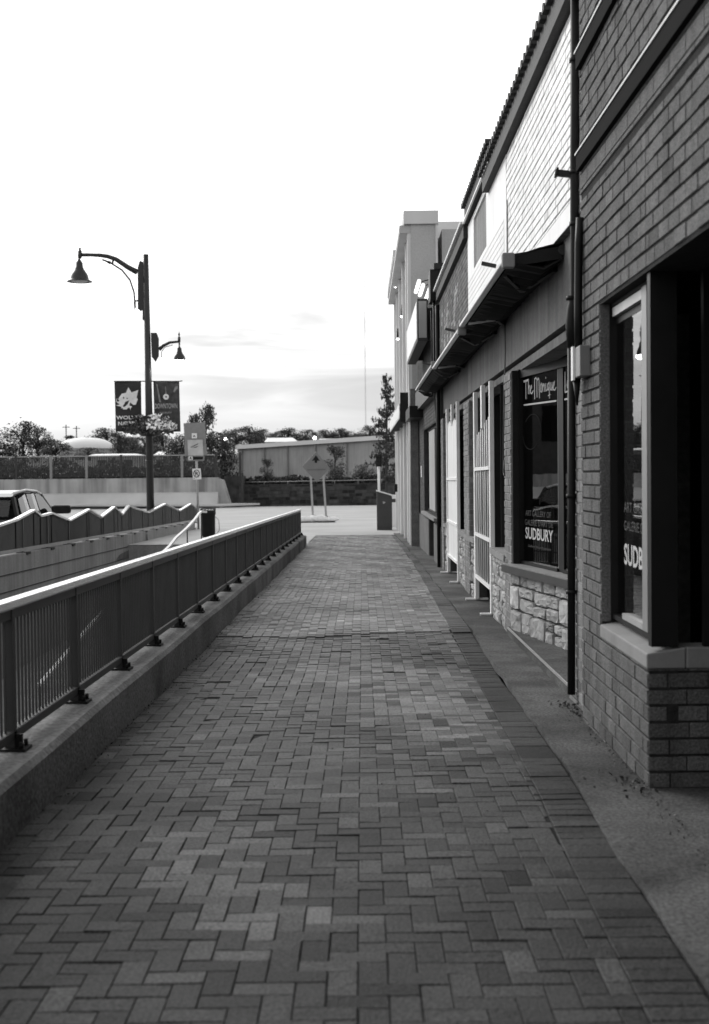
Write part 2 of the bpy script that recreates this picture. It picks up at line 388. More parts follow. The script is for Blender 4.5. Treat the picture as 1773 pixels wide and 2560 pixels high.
for i, y in enumerate(posts):
    p = MB(); p.beam(gzr(y, .27), gzr(y, 1.01), .05, .05, (0, 1, 0)); po = p.build('post', M['dark'], rt)
    q = MB(); q.gbox(RX - .08, RX + .09, y - .07, y + .07, .283, .303)
    for sx in (-.055, .065):
        for sy in (-.045, .045): q.tube([(RX + sx, y + sy, gz(y) + .3), (RX + sx, y + sy, gz(y) + .335)], .012, 6)
    q.gbox(RX + .025, RX + .06, y - .012, y + .012, .3, .37)
    q.build('base_plate', M['black'], po)
    if i + 1 < len(posts):
        pk = MB(); a, b = y + .025, posts[i + 1] - .025; n = max(6, round((b - a) / .07))
        for k in range(1, n):
            yy = a + (b - a) * k / n
            pk.gbox(RX - .006, RX + .006, yy - .0055, yy + .0055, .39, .965)
        pk.build('picket_panel', M['picket'], rt)
# ---- opposite parapet with the zigzag railing
OX = -7.08
wl = MB(); vs, fs = [], []
lines = [.36, .0, -.36, -.38, -.70, -.72, -3.2]
n = 1
a, b = -8., 54.
for i, y in enumerate((a, b)):
    for x, h in ((OX - .35, -.3), (OX - .35, .36), (OX, .37), (OX, .02), (OX + .012, .0), (OX, -.02), (OX, -.32), (OX + .012, -.34), (OX, -.36), (OX, -3.2)):
        vs.append((x, y, gz(y) * 1.15 + h + .03))
fs = [(c, c + 1, c + 11, c + 10) for c in range(9)] + [tuple(range(10))[::-1], tuple(range(10, 20))]
wl.add(vs, fs)
owall = thing('ramp_wall', 'pale concrete ramp wall with dark joints under the zigzag railing', 'wall', (OX, 25, -3))
wl.build('wall_body', M['parapet2'], owall)
jn = MB()
for h in (.03, -.31): jn.add([(OX + .014, a, gz(a) * 1.15 + h - .012), (OX + .014, b, gz(b) * 1.15 + h - .012), (OX + .014, b, gz(b) * 1.15 + h + .012), (OX + .014, a, gz(a) * 1.15 + h + .012)], [(0, 1, 2, 3)])
jn.build('joint', M['black'], owall)
gf = MB()
for pts in ([(300, 1386), (345, 1364), (343, 1393), (290, 1400)], [(336, 1380), (338, 1368), (341, 1383)], [(366, 1335), (369, 1335), (373, 1383), (366, 1383)], [(451, 1345), (470, 1330), (492, 1318), (480, 1344), (462, 1354)]):
    q = [W(x, y, OX + .02) for x, y in pts]; gf.prism(q, (.002, 0, 0))
gf.build('paint_patch', mat('old_paint_patch', .09, .8, .5, 5), owall)
zt = thing('zigzag_railing', 'picket railing with a zigzag bright top on the far ramp wall', 'railing', (OX - .12, 38, gz(38) + .36))
ZX = OX - .12
zz = [(38, 1300), (83, 1276), (100, 1290), (127, 1283), (172, 1301), (221, 1274), (252, 1293), (284, 1268), (304, 1286), (321, 1265), (370, 1281), (412, 1260), (448, 1277), (476, 1260), (497, 1276)]
zp = [W(x, y, ZX) for x, y in zz]
zp = [Vector((ZX, 24.6, zp[0].z - .1))] + zp
for p, q in zip(zp, zp[1:]):
    m_ = MB(); m_.beam(p, q, .1, .045); m_.build('top_rail', M['rail'], zt)
ztab = [(p.y, p.z) for p in zp]
def zbot(y): return gz(y) * 1.15 + .46
m_ = MB(); m_.beam((ZX, zp[0].y, zbot(zp[0].y)), (ZX, zp[-1].y, zbot(zp[-1].y)), .06, .07); m_.build('bottom_rail', M['steel'], zt)
for i, (p, q) in enumerate(zip(zp, zp[1:])):
    m_ = MB(); k = max(3, int((q.y - p.y) / .085))
    for j in range(0, k + 1):
        y = p.y + (q.y - p.y) * j / k; m_.box(ZX - .008, ZX + .008, y - .02, y + .02, zbot(y) + .03, lerp(ztab, y) - .03)
    m_.build('picket_panel', M['picket'], zt)
py = 27.
while py < zp[-1].y:
    m_ = MB(); m_.box(ZX - .03, ZX + .03, py - .035, py + .035, zbot(py) - .1, lerp(ztab, py) - .02); po = m_.build('post', M['picket'], zt)
    m_ = MB(); m_.box(ZX - .1, ZX + .14, py - .15, py + .15, zbot(py) - .1, zbot(py) - .05); m_.build('base_plate', M['black'], po)
    py += 2.12
hr = thing('handrail', 'bright flat handrail climbing out of the sunken ramp', 'handrail', (-5, 36, -2))
hp = [W(423, 1367, -5), W(440, 1345, -5), W(468, 1320, -5), W(486, 1300, -5), W(498, 1284, -5), W(503, 1279, -5), W(515, 1280, -5)]
hp = [W(99, 1713, -5), W(230, 1560, -5), W(355, 1430, -5)] + hp
m_ = MB(); [m_.beam(p, q + (q - p) * .02, .07, .055) for p, q in zip(hp, hp[1:])]; m_.build('rail', M['alum'], hr)
for p in (hp[0], hp[2], hp[5], hp[8]): m_ = MB(); m_.tube([(p.x, p.y, -2.8), p - Vector((0, 0, .02))], .02); m_.build('post', M['dark'], hr)
# ---- black bin near the end of the ramp
b0 = G(521, 1341); bx, by, bz = b0.x, 44.5, gz(44.5)
bx = D(521, 1330, by).x
bn = thing('trash_bin', 'black street bin with an open rim beyond the ramp railing', 'bin', (bx, by, bz))
m_ = MB(); m_.lathe([(.0, .0), (.2, 0), (.24, .1), (.25, .78), (.27, .8), (.27, .93), (.25, .93), (.24, .6), (0, .6)], (bx, by, bz), 14); m_.build('body', M['black'], bn)
m_ = MB()
for k in range(14):
    a = k * math.pi / 7; m_.box(bx + .255 * math.cos(a) - .012, bx + .255 * math.cos(a) + .012, by + .255 * math.sin(a) - .012, by + .255 * math.sin(a) + .012, bz + .92, bz + 1.0)
m_.build('slat', M['black'], bn)
m_ = MB(); m_.tube([(bx + .25 * math.cos(k * .4488), by + .25 * math.sin(k * .4488), bz + 1.01) for k in range(15)], .02, 6); m_.build('rim', M['dark'], bn)
m_ = MB(); m_.tube([(bx + .26, by - .1, bz + .72), (bx + .38, by - .1, bz + .6), (bx + .4, by - .1, bz + .25), (bx + .3, by - .1, bz + .12)], .012, 6); m_.build('handle', M['steel'], bn)
# ================================================================== STREET LAMP, BANNERS, BASKET
LD = 46.
def L(px, py, dd=0): return D(px, py, LD + dd)
lb = L(377, 1322); lb.z = gz(LD)
lamp = thing('street_lamp', 'tall black double-arm street lamp with bell shades beside the ramp', 'street lamp', lb)
pt, pb = L(368, 636), L(376, 1322)
m_ = MB(); m_.tube([(lb.x, LD, gz(LD)), (lb.x, LD, gz(LD) + 4.6), (lb.x - .03, LD, pt.z)], [.14, .128, .1], 14); m_.lathe([(.2, 0), (.2, .25), (.15, .4)], (lb.x, LD, gz(LD)), 14)
m_.tube([L(374, 1153), L(374, 1150)], .145, 12)
m_.build('pole', M['lamp_paint'], lamp)
m_ = MB()
q = [L(345, 668), L(345, 772), L(352, 778), L(360, 772), L(366, 640), L(358, 655), L(350, 652)]
m_.prism([p - Vector((0, .05, 0)) for p in q], (0, .1, 0)); m_.prism([p - Vector((0, .07, 0)) for p in (L(357, 700), L(357, 800), L(363, 800), L(365, 700))], (0, .14, 0))
m_.build('arm_plate', M['lamp_paint'], lamp)
m_ = MB(); m_.tube([L(343, 680), L(320, 668), L(290, 648), L(270, 641), L(250, 638), L(226, 637), L(200, 636)], [.1, .09, .08, .075, .07, .06, .055], 8)
m_.tube([L(224, 637), L(205, 637)], .065, 8); m_.lathe([(.0, .3), (.04, .28), (.04, .2), (.07, .16), (.075, -.02), (.05, -.1), (.0, -.1)], L(200, 639), 10)
ar = m_.build('arm', M['lamp_paint'], lamp)
m_ = MB(); m_.tube([L(256, 649), L(275, 656), L(305, 675), L(325, 700), L(335, 730), L(337, 755), L(338, 770)], .032, 6); m_.tube([L(256, 649), L(276, 657)], [.005, .06], 6); m_.tube([L(337, 755), L(337, 778)], [.05, .004], 6)
m_.tube([L(281, 660), L(283, 650)], .04, 6); m_.tube([L(337, 752), L(347, 752)], .03, 6); m_.build('brace', M['lamp_paint'], ar)
def bell(px, py, s, parent):
    c = L(px, py); m_ = MB()
    m_.lathe([(0, 1.02), (.04, 1.), (.05, .92), (.035, .8), (.06, .74), (.12, .66), (.135, .5), (.155, .48), (.155, .44), (.2, .38), (.29, .24), (.33, .1), (.34, .04), (.36, .04), (.45, .0), (.45, -.02), (.33, -.01), (.31, .1), (.26, .22), (0, .3)], (0, 0, 0), 24)
    for v in m_.v: v *= s; v += c
    return m_.build('lamp_shade', M['lamp_paint'], parent)
sh = bell(199, 703, 1.0, ar)
m_ = MB(); c = L(199, 703); m_.lathe([(.3, 0), (.22, -.03), (0, -.04)], c, 16); m_.build('lens', mat('unlit_lens', .25, .3), sh)
m_ = MB(); q = [L(378, 842), L(378, 832), L(392, 832), L(397, 846), L(397, 890), L(389, 904), L(380, 892)]
m_.prism([p - Vector((0, .06, 0)) for p in q], (0, .12, 0)); m_.lathe([(.04, 0), (.05, .1), (.03, .12), (0, .14)], L(388, 846), 8); m_.build('arm_plate', M['lamp_paint'], lamp)
m_ = MB(); m_.tube([L(398, 874), L(408, 864), L(425, 856), L(447, 854)], [.07, .06, .05, .04], 8); m_.tube([L(404, 893), L(404, 880), L(412, 868), L(432, 862)], .014, 6)
m_.lathe([(0, .42), (.012, .3), (.04, .22), (.015, .17), (.05, .12), (.05, -.03), (.02, -.08), (.0, -.1)], L(448, 852), 10)
ar2 = m_.build('arm', M['lamp_paint'], lamp)
sh2 = bell(449, 902, .66, ar2)
m_ = MB(); c = L(449, 902); m_.lathe([(.29, .01), (.27, -.06), (.17, -.13), (0, -.15)], c, 18); m_.build('bulb', M['glow'], sh2)
# banners (hang on the pole: things of their own)
def banner(name, label, x0, x1, x2, x3, y0, y1, m, dd=0.):
    N = 14; K = 10; vs = []; fs = []; o = Vector((0, 0, 0))
    for j in range(K + 1):
        for i in range(N + 1):
            a, b = i / N, j / K; px = (x0 + (x1 - x0) * a) * (1 - b) + (x2 + (x3 - x2) * a) * b; pyy = y0 + (y1 - y0) * b
            p = L(px, pyy); p.y += dd + .05 * math.sin(a * 5 + b * 3 + dd * 9) * (.3 + .7 * b); vs.append(p)
    fs = [(j * (N + 1) + i, (j + 1) * (N + 1) + i, (j + 1) * (N + 1) + i + 1, j * (N + 1) + i + 1) for j in range(K) for i in range(N)]
    mb = MB(); mb.add(vs, fs, 1, True); r = thing(name, label, 'banner', L((x0 + x1) / 2, y1))
    ob = mb.build('cloth', m, r); sm = ob.modifiers.new('thickness', 'SOLIDIFY'); sm.thickness = .006
    rod = MB(); rod.tube([L(x0 - 1, y0), L(x1 + 1, y0)], .018, 6); rod.build('rod', M['lamp_paint'], r)
    return r
ba = banner('street_banner', 'dark banner with a pale wolf head emblem on the lamp pole', 286, 353, 289, 354, 953, 1079, M['ban'])
bb = banner('street_banner', 'patterned banner with a ring and the word DOWNTOWN on the lamp pole', 383, 448, 386, 451, 953, 1079, M['ban2'], .02)
for r, pts in ((ba, [(353, 953), (366, 953)]), (bb, [(378, 953), (383, 953)]), (bb, [(448, 953), (456, 952)]), (ba, [(354, 1079), (366, 1079)])):
    m_ = MB(); m_.tube([L(*p) for p in pts], .02, 6); m_.build('bracket', M['lamp_paint'], r)
def zpt(x, y): p = L(260 + x * .188, 940 + y * .188); p.y -= .075; return p
wolf = [(330, 150), (296, 225), (240, 238), (205, 290), (200, 306), (172, 304), (164, 335), (186, 362), (206, 368), (212, 380), (165, 392), (200, 402), (240, 412), (232, 432), (262, 430), (255, 446), (310, 446), (322, 428), (346, 420), (356, 458), (364, 420), (384, 416), (370, 402), (345, 395), (346, 372), (362, 356), (396, 386), (430, 382), (440, 350), (456, 312), (440, 290), (462, 186), (372, 220)]
def fillpoly(mb, pts, off=(0, -.004, 0)):
    import mathutils.geometry as mg
    tri = mg.tessellate_polygon([[Vector((p[0], p[1], 0)) for p in pts]])
    mb.add([zpt(*p) + Vector(off) for p in pts], [tuple(t) for t in tri]); return mb
fillpoly(MB(), wolf).build('emblem', M['print'], ba)
e_ = MB()
for pl in ([(258, 402), (290, 345), (342, 324), (322, 372), (290, 405), (268, 414)], [(172, 315), (190, 308), (210, 322), (200, 342), (180, 340)], [(258, 282), (272, 278), (276, 300), (262, 304)], [(305, 292), (330, 296), (312, 310)], [(350, 360), (362, 358), (384, 380), (380, 402), (352, 398)]):
    fillpoly(e_, pl, (0, -.01, 0))
e_.build('emblem_detail', M['ban'], ba)
textmesh('lettering', 'WOLVES', zpt(168, 580), (1, 0, 0), Z, 3.7 * .188 * 340 / 3.7 * LD / F, 50 * .188 * LD / F, M['print'], ba, .03, .03)
textmesh('lettering', 'NATION', zpt(196, 658), (1, 0, 0), Z, 290 * .188 * LD / F, 50 * .188 * LD / F, M['print'], ba, .03, .03)
m_ = MB(); cc = zpt(830, 278)
for k in range(20):
    a, b = k * math.pi / 10, (k + 1) * math.pi / 10; r0, r1 = .03, .105
    m_.add([cc + Vector((r * math.cos(t), -.006, r * math.sin(t))) for r, t in ((r0, a), (r1, a), (r1, b), (r0, b))], [(0, 1, 2, 3)])
m_.build('emblem', M['print'], bb)
textmesh('lettering', 'DOWNTOWN', zpt(682, 436), (1, 0, 0), Z, 298 * .188 * LD / F, 68 * .188 * LD / F, M['print2'], bb, .012, .01)
textmesh('lettering', 'SUDBURY', zpt(745, 500), (1, 0, 0), Z, 160 * .188 * LD / F, 22 * .188 * LD / F, M['print2'], bb, 0, .01)
m_ = MB(); fillpoly(m_, [(700, 110), (715, 110), (765, 350), (740, 350)]); fillpoly(m_, [(820, 140), (828, 140), (836, 240), (822, 240)]); fillpoly(m_, [(925, 210), (950, 140), (985, 130), (990, 160), (940, 220)])
m_.build('ray_print', mat('banner_ray', .2, .8, .3, 9), bb)
# flower basket
fb = thing('flower_basket', 'round hanging flower basket of pale petunias around the lamp pole', 'flower basket', L(376, 1090))
def cards(mb, pts, size, rg, tonef):
    for p, s in pts:
        a = Vector((rg.gauss(0, 1), rg.gauss(0, 1), rg.gauss(0, 1))).normalized(); b = a.orthogonal().normalized(); c = a.cross(b); t = rg.uniform(0, 6.28)
        u_, v_ = (b * math.cos(t) + c * math.sin(t)) * size * s, (c * math.cos(t) - b * math.sin(t)) * size * s * .6
        mb.add([p - u_, p - v_ * .9, p + u_, p + v_ * .9], [(0, 1, 2, 3)], tonef())
fo, pe = MB(), MB(); c0 = L(374, 1062); pp, ff = [], []
for k in range(1500):
    a = R.uniform(0, 6.28); r = R.random() ** .5; z = R.uniform(-1, 1) * (1 - r ** 4) ** .5
    p = c0 + Vector((.98 * r * math.cos(a), .75 * r * math.sin(a), .27 * z + .06 - .2 * r * r + R.gauss(0, .04))); ff.append((p, R.uniform(.6, 1.3)))
    if R.random() < (.8 if p.x > c0.x else .06) and p.z > c0.z - .22: pp.append((p + Vector((0, -.06, .03)), R.uniform(.7, 1.2)))
cards(fo, ff, .085, R, lambda: R.uniform(.5, 1.5)); cards(pe, pp, .085, R, lambda: R.uniform(.9, 1.05))
fo.build('leaves', M['leaf'], fb); pe.build('blossom', M['petal'], fb)
m_ = MB(); m_.lathe([(.1, -.42), (.3, -.4), (.5, -.25), (.62, -.06)], c0, 20); m_.build('basket', M['black'], fb)
# ---- parking sign post
SD = 54.
def Q(px, py): return D(px, py, SD)
sp = thing('sign_post', 'steel post carrying a large grey sign board above small parking signs', 'sign post', Q(494, 1300))
m_ = MB(); m_.tube([Vector((Q(496, 1320).x, SD + .05, gz(SD))), Q(489, 1066) + Vector((0, .05, 0))], .05, 8); m_.build('post', M['steel'], sp)
def plate(pts, name, m, y=0., th=.02): mb = MB(); mb.prism([Q(*p) + Vector((0, y, 0)) for p in pts], (0, th, 0)); return mb.build(name, m, sp)
plate([(459, 1058), (513, 1055), (516, 1137), (464, 1140)], 'sign_board', M['signback'])
plate([(461, 1112), (516, 1110), (518, 1138), (463, 1140)], 'sign_board', mat('sign_sheet_pale', .24, .5), -.03)
plate([(469, 1100), (507, 1099), (509, 1139), (471, 1139)], 'notice', mat('notice_paper', .5, .6), -.06)
plate([(480, 1083), (493, 1083), (493, 1096), (480, 1096)], 'notice', M['sign'], -.06)
plate([(470, 1139), (511, 1139), (511, 1152), (470, 1153)], 'sign_board', M['signback'], -.03)
plate([(472, 1141), (482, 1141), (482, 1150), (472, 1150)], 'notice', M['sign'], -.06)
plate([(483, 1142), (508, 1142), (508, 1148), (483, 1149)], 'notice', M['black'], -.06)
no = plate([(481, 1172), (502, 1171), (504, 1198), (483, 1199)], 'notice', M['sign'], -.06)
m_ = MB()
for pts in ([(483, 1093), (486, 1087), (490, 1093), (487, 1091)], [(477, 1118), (497, 1108), (495, 1111), (478, 1119)], [(481, 1119), (498, 1115), (490, 1119)], [(474, 1149), (475, 1144), (477, 1142), (479, 1144), (480, 1149), (478, 1149), (477, 1145), (475, 1149)], [(485, 1195), (487, 1195), (487, 1197), (485, 1197)]):
    m_.prism([Q(*p) + Vector((0, -.066, 0)) for p in pts], (0, .003, 0))
for k in range(16):
    a, b = k * math.pi / 8, (k + 1) * math.pi / 8; c = Q(492, 1184) + Vector((0, -.066, 0))
    m_.ribbon([c + Vector((.12 * math.cos(a), 0, .15 * math.sin(a))), c + Vector((.12 * math.cos(b), 0, .15 * math.sin(b)))], .03, (0, -1, 0))
c = Q(492, 1184) + Vector((0, -.066, 0)); m_.ribbon([c + Vector((-.09, 0, .11)), c + Vector((.09, 0, -.11))], .025, (0, -1, 0))
m_.build('symbol', M['black'], sp)
textmesh('lettering', 'P', Q(489, 1190) + Vector((0, -.064, 0)), (1, 0, 0), Z, .1, .18, M['black'], sp, .01, .004)
# ---- diamond work sign on two legs with sandbags
TD = 63.
def T(px, py, d=0): return D(px, py, TD + d)
ds = thing('work_sign', 'grey diamond road work sign with a black arrow on two pale legs', 'road sign', T(796, 1305))
m_ = MB(); m_.prism([T(790, 1128), T(825, 1170), T(792, 1206), T(756, 1166)], (0, .03, 0)); dp = m_.build('sign_panel', M['orange'], ds, bevel=.01)
m_ = MB(); q = [(790, 1138), (800, 1152), (793, 1151), (793, 1157), (787, 1157), (787, 1151), (780, 1152)]; m_.prism([T(*p) + Vector((0, -.012, 0)) for p in q], (0, .006, 0)); m_.build('arrow', M['black'], dp)
m_ = MB(); m_.prism([T(*q_) + Vector((0, -.012, 0)) for q_ in ((768, 1173), (814, 1172), (814, 1175), (768, 1176))], (0, .006, 0)); m_.build('stripe', mat('faded_sign_ink', .12, .6), dp)
for a, b in (((777, 1190), (783, 1300)), ((808, 1186), (816, 1298))):
    m_ = MB(); m_.beam(T(*a) + Vector((0, .05, 0)), T(*b) + Vector((0, .05, 0)), .1, .05, (0, 1, 0)); m_.build('leg', M['steel'], ds)
m_ = MB(); p, q = T(752, 1306), T(838, 1300); m_.beam((p.x, TD, gz(TD) + .03), (q.x, TD, gz(TD) + .03), .12, .06); m_.beam(T(783, 1293) + Vector((0, .05, 0)), T(783, 1302) + Vector((0, .05, 0)), .16, .2, (0, 1, 0)); m_.beam(T(816, 1290) + Vector((0, .05, 0)), T(816, 1300) + Vector((0, .05, 0)), .16, .2, (0, 1, 0)); m_.build('foot', M['black'], ds)
for (px, w, h, lab) in ((764, .3, .17, 'pale sandbag left of both legs of the diamond sign'), (797, .36, .2, 'plump pale sandbag between the two legs of the diamond sign'), (829, .3, .14, 'flat pale sandbag right of both legs of the diamond sign')):
    c = T(px, 1302, -.12); m_ = MB(); vs, fs = [], []; A, B = 14, 7; sdv = R.random() * 6
    for j in range(B + 1):
        t = math.pi * j / B
        for i in range(A):
            a = i * 2 * math.pi / A; k = 1 + .12 * math.sin(3 * a + sdv + j)
            sx = abs(math.cos(a)) ** .6 * (1 if math.cos(a) > 0 else -1)
            vs.append((c.x + w * 1.25 * math.sin(t) ** .6 * sx * k, c.y + .16 * math.sin(t) ** .6 * math.sin(a), gz(TD) + .06 + h * (1 - math.cos(t)) * k * .75))
    fs = [(j * A + i, j * A + (i + 1) % A, (j + 1) * A + (i + 1) % A, (j + 1) * A + i) for j in range(B) for i in range(A)]
    m_.add(vs, fs, 1, True); tag(m_.build('sandbag', M['sack']), lab, 'sandbag', 'sandbags on the road sign stand')
# ---- dark cabinet with slanted lid, white box behind it
CD = 50.
def C(px, py, d=0): return D(px, py, CD + d)
cb = thing('litter_cabinet', 'dark street cabinet with a slanted pale lid edge at the paving end', 'cabinet', C(962, 1326))
m_ = MB(); x0, x1 = C(943, 1320).x, C(981, 1320).x; z0 = gz(CD); zt0, zt1 = C(943, 1228).z, C(981, 1240).z
m_.prism([(x0, CD, z0), (x1, CD, z0), (x1, CD, zt1), (x0, CD, zt0)], (0, .6, 0)); body = m_.build('body', M['cab'], cb, bevel=.01)
m_ = MB(); m_.prism([(x0 - .02, CD - .03, zt0 + .002), (x1 + .03, CD - .03, zt1 + .002), (x1 + .03, CD - .03, zt1 + .045), (x0 - .02, CD - .03, zt0 + .045)], (0, .66, 0)); m_.build('lid', M['alum'], cb)
m_ = MB(); m_.prism([C(957, 1253, -.01), C(965, 1256, -.01), C(958, 1260, -.01)], (0, .008, 0)); m_.build('emblem', M['steel'], body)
m_ = MB(); m_.box(x0 + .04, x1 - .04, CD - .012, CD - .002, z0 + .12, z0 + .62); m_.build('door', M['cab'], body)
nb = thing('news_box', 'white box with a dark band standing behind the dark cabinet', 'box', (1.28, 54, gz(54)))
m_ = MB(); m_.box(1.16, 1.42, 54, 54.4, gz(54), gz(54) + 1.05); m_.build('body', M['white'], nb, bevel=.01)
m_ = MB(); m_.box(1.17, 1.41, 54.01, 54.39, gz(54) + 1.05, gz(54) + 1.2); m_.build('band', M['cab'], nb)
m_ = MB(); m_.box(1.15, 1.43, 53.99, 54.41, gz(54) + 1.2, gz(54) + 1.36); m_.build('lid', M['white'], nb, bevel=.02)
# ---- traffic signal
AD = 98.
ts = thing('traffic_signal', 'dark traffic signal on a thin pale post before the pine', 'traffic signal', D(947, 1262, AD))
m_ = MB(); p = D(947, 1150, AD); m_.box(p.x - .22, p.x + .22, AD - .1, AD + .15, p.z - .5, p.z + .45)
for k in (-.28, 0, .28): m_.tube([(p.x, AD - .1, p.z + k), (p.x, AD - .28, p.z + k + .03)], .12, 10)
m_.build('signal_head', M['black'], ts, bevel=.02)
m_ = MB(); m_.tube([(p.x, AD + .3, gz(AD)), (p.x, AD + .3, p.z + .3)], .1, 8); m_.build('post', M['alum'], ts)
# ================================================================== CAR beyond the zigzag railing
cy0, cxr = 28.2, -7.62
cg = gz(31)
car = thing('parked_car', 'dark sport utility car pointing away beyond the zigzag railing', 'car', (cxr - .9, 31, cg))
W2 = 1.86
prof = [(.0, .5), (.02, .95), (.1, 1.05), (1.5, 1.06), (3.5, 1.08), (4.3, .98), (4.6, .84), (4.66, .5), (4.6, .28), (.06, .28)]
body = MB(); n = len(prof); vs = []
secs = [(0, 0.05), (.06, .0), (.3, 0), (W2 / 2, 0), (W2 - .3, 0), (W2 - .06, 0), (W2, .05)]
def carx(sx, y, z):                                  # tumblehome above the belt line
    t = max(0, z - 1.02) * .28; s = 1 if sx > W2 / 2 else -1
    k = abs(sx - W2 / 2) / (W2 / 2); return cxr - W2 / 2 + (sx - W2 / 2) - s * t * k
for sx, ins in secs:
    for (y, z) in prof: vs.append((carx(sx, y, z), cy0 + y * (1 - ins * .2) + ins * .3, cg + z - (ins * .6 if z > .9 else -ins * .4)))
fs = [(i * n + j, i * n + (j + 1) % n, (i + 1) * n + (j + 1) % n, (i + 1) * n + j) for i in range(len(secs) - 1) for j in range(n)] + [tuple(range(n))[::-1], tuple(range((len(secs) - 1) * n, len(secs) * n))]
body.add(vs, fs, 1, False); cbod = body.build('body', M['carpaint'], car, bevel=.03)
def carside(pts, name, m, s=1, o=.012, par=None):
    mb = MB(); q = [Vector((carx(W2 if s > 0 else 0, y, z) + s * o, cy0 + y, cg + z)) for y, z in pts]; mb.prism(q, (s * .012, 0, 0)); return mb.build(name, m, par or car)
for s in (1, -1):
    carside([(.42, 1.08), (.5, 1.5), (1.2, 1.6), (1.25, 1.08)], 'window', M['carglass'], s); carside([(1.32, 1.08), (1.3, 1.6), (2.0, 1.6), (2.05, 1.08)], 'window', M['carglass'], s)
    carside([(2.12, 1.08), (2.08, 1.6), (2.45, 1.58), (2.72, 1.5), (3.35, 1.1)], 'window', M['carglass'], s)
    for a, b, w_ in (((2.8, 1.56), (3.5, 1.08), .09), ((2.06, 1.6), (2.09, 1.08), .08), ((1.28, 1.6), (1.28, 1.08), .07), ((.36, 1.54), (.2, 1.07), .16)):
        mb = MB(); P_ = [Vector((carx(W2 if s > 0 else 0, y, z) - s * .03, cy0 + y, cg + z)) for y, z in (a, b)]; mb.beam(P_[0], P_[1], .06, w_, (1, 0, 0) if False else (0, 1, 0)); mb.build('pillar', M['black'], car)
    mb = MB(); P_ = [Vector((carx(W2 if s > 0 else 0, y, 1.6) - s * .02, cy0 + y, cg + z)) for y, z in ((.4, 1.63), (1.4, 1.69), (2.4, 1.65), (2.8, 1.58))]; mb.tube(P_, .03, 8); mb.build('roof_rail', M['alum'], car)
mb = MB(); rp_ = [(.3, 1.55), (.55, 1.63), (1.4, 1.69), (2.4, 1.65), (2.82, 1.55), (2.4, 1.59), (1.4, 1.63), (.55, 1.57)]
mb.prism([(cxr - W2 + .17, cy0 + y, cg + z) for y, z in rp_], (W2 - .34, 0, 0)); mb.build('roof', M['carpaint'], car, bevel=.02)
for yy in (1.0, 2.1):
    for xx in (cxr - W2 + .3, cxr - .8): mb = MB(); mb.box(xx, xx + .5, cy0 + yy, cy0 + yy + .16, cg + .9, cg + 1.32); mb.build('seat', M['black'], car, bevel=.05)
for x_, a, b in ((cxr - W2 / 2, (2.82, 1.545), (3.5, 1.12)), (cxr - W2 / 2, (.13, 1.1), (.27, 1.46))):
    mb = MB(); s = 1 if a[0] > 1 else -1; o = .012
    mb.prism([(x_ - .7, cy0 + a[0] + s * o, cg + a[1] + o), (x_ + .7, cy0 + a[0] + s * o, cg + a[1] + o), (x_ + .72, cy0 + b[0] + s * o, cg + b[1] + o), (x_ - .72, cy0 + b[0] + s * o, cg + b[1] + o)], (0, s * .01, .008)); mb.build('windshield' if s > 0 else 'rear_window', M['carglass'], car)
mb = MB(); vs = []
mc = Vector((cxr + .24, cy0 + 3.0, cg + 1.19)); mb.box(mc.x - .2, mc.x + .26, mc.y - .09, mc.y + .1, mc.z - .1, mc.z + .11); mi = mb.build('side_mirror', M['black'], car, bevel=.06)
mb = MB(); mb.box(mc.x - .17, mc.x + .23, mc.y - .1, mc.y - .092, mc.z - .08, mc.z + .09); mb.build('mirror_glass', mat('mirror_glass', .03, .1, metal=.6), mi)
mb = MB(); mb.beam((cxr - .02, mc.y, mc.z - .1), (mc.x - .1, mc.y, mc.z - .06), .06, .05, (0, 1, 0)); mb.build('mirror_arm', M['black'], mi)
mb = MB(); mb.box(cxr - W2 - .3, cxr - W2 + .02, mc.y - .09, mc.y + .1, mc.z - .1, mc.z + .11); mb.build('side_mirror', M['black'], car, bevel=.05)
for wy in (.85, 3.75):
    for s, xx in ((1, cxr - .2), (-1, cxr - W2 - .01)):
        mb = MB(); mb.tube([(xx, cy0 + wy, cg + .35), (xx + .22, cy0 + wy, cg + .35)], .35, 20); wh = mb.build('wheel', M['tyre'], car)
        mb = MB(); xo = xx + (.224 if s > 0 else -.01); mb.tube([(xo, cy0 + wy, cg + .35), (xo + .008, cy0 + wy, cg + .35)], .22, 14); mb.build('rim', M['alum'], wh)
for xx in (cxr - .2, cxr - W2 + .02):
    mb = MB(); mb.box(xx, xx + .18, cy0 - .02, cy0 + .05, cg + .82, cg + 1.02); mb.build('tail_light', mat('tail_lens', .1, .2), car)
    mb = MB(); mb.box(xx, xx + .2, cy0 + 4.55, cy0 + 4.66, cg + .7, cg + .86); mb.build('headlight', mat('head_lens', .6, .15), car)
for yy in (1.27, 2.08):
    mb = MB(); mb.box(cxr + .002, cxr + .03, cy0 + yy - .25, cy0 + yy - .1, cg + .9, cg + .93); mb.build('door_handle', M['alum'], car)
# ================================================================== BUILDINGS ON THE RIGHT
def panel(mb, X0, X1, y0, y1, z0, z1, holes=()):
    rc = [(y0, y1, z0, z1)]
    for h in holes: rc = rsub(rc, h)
    for (a, b, c, d) in rc: mb.box(X0, X1, a, b, c, d)
    return mb
def sub(name, m, parent, *boxes, bevel=0):
    mb = MB()
    for b in boxes: mb.box(*b)
    return mb.build(name, m, parent, bevel=bevel)
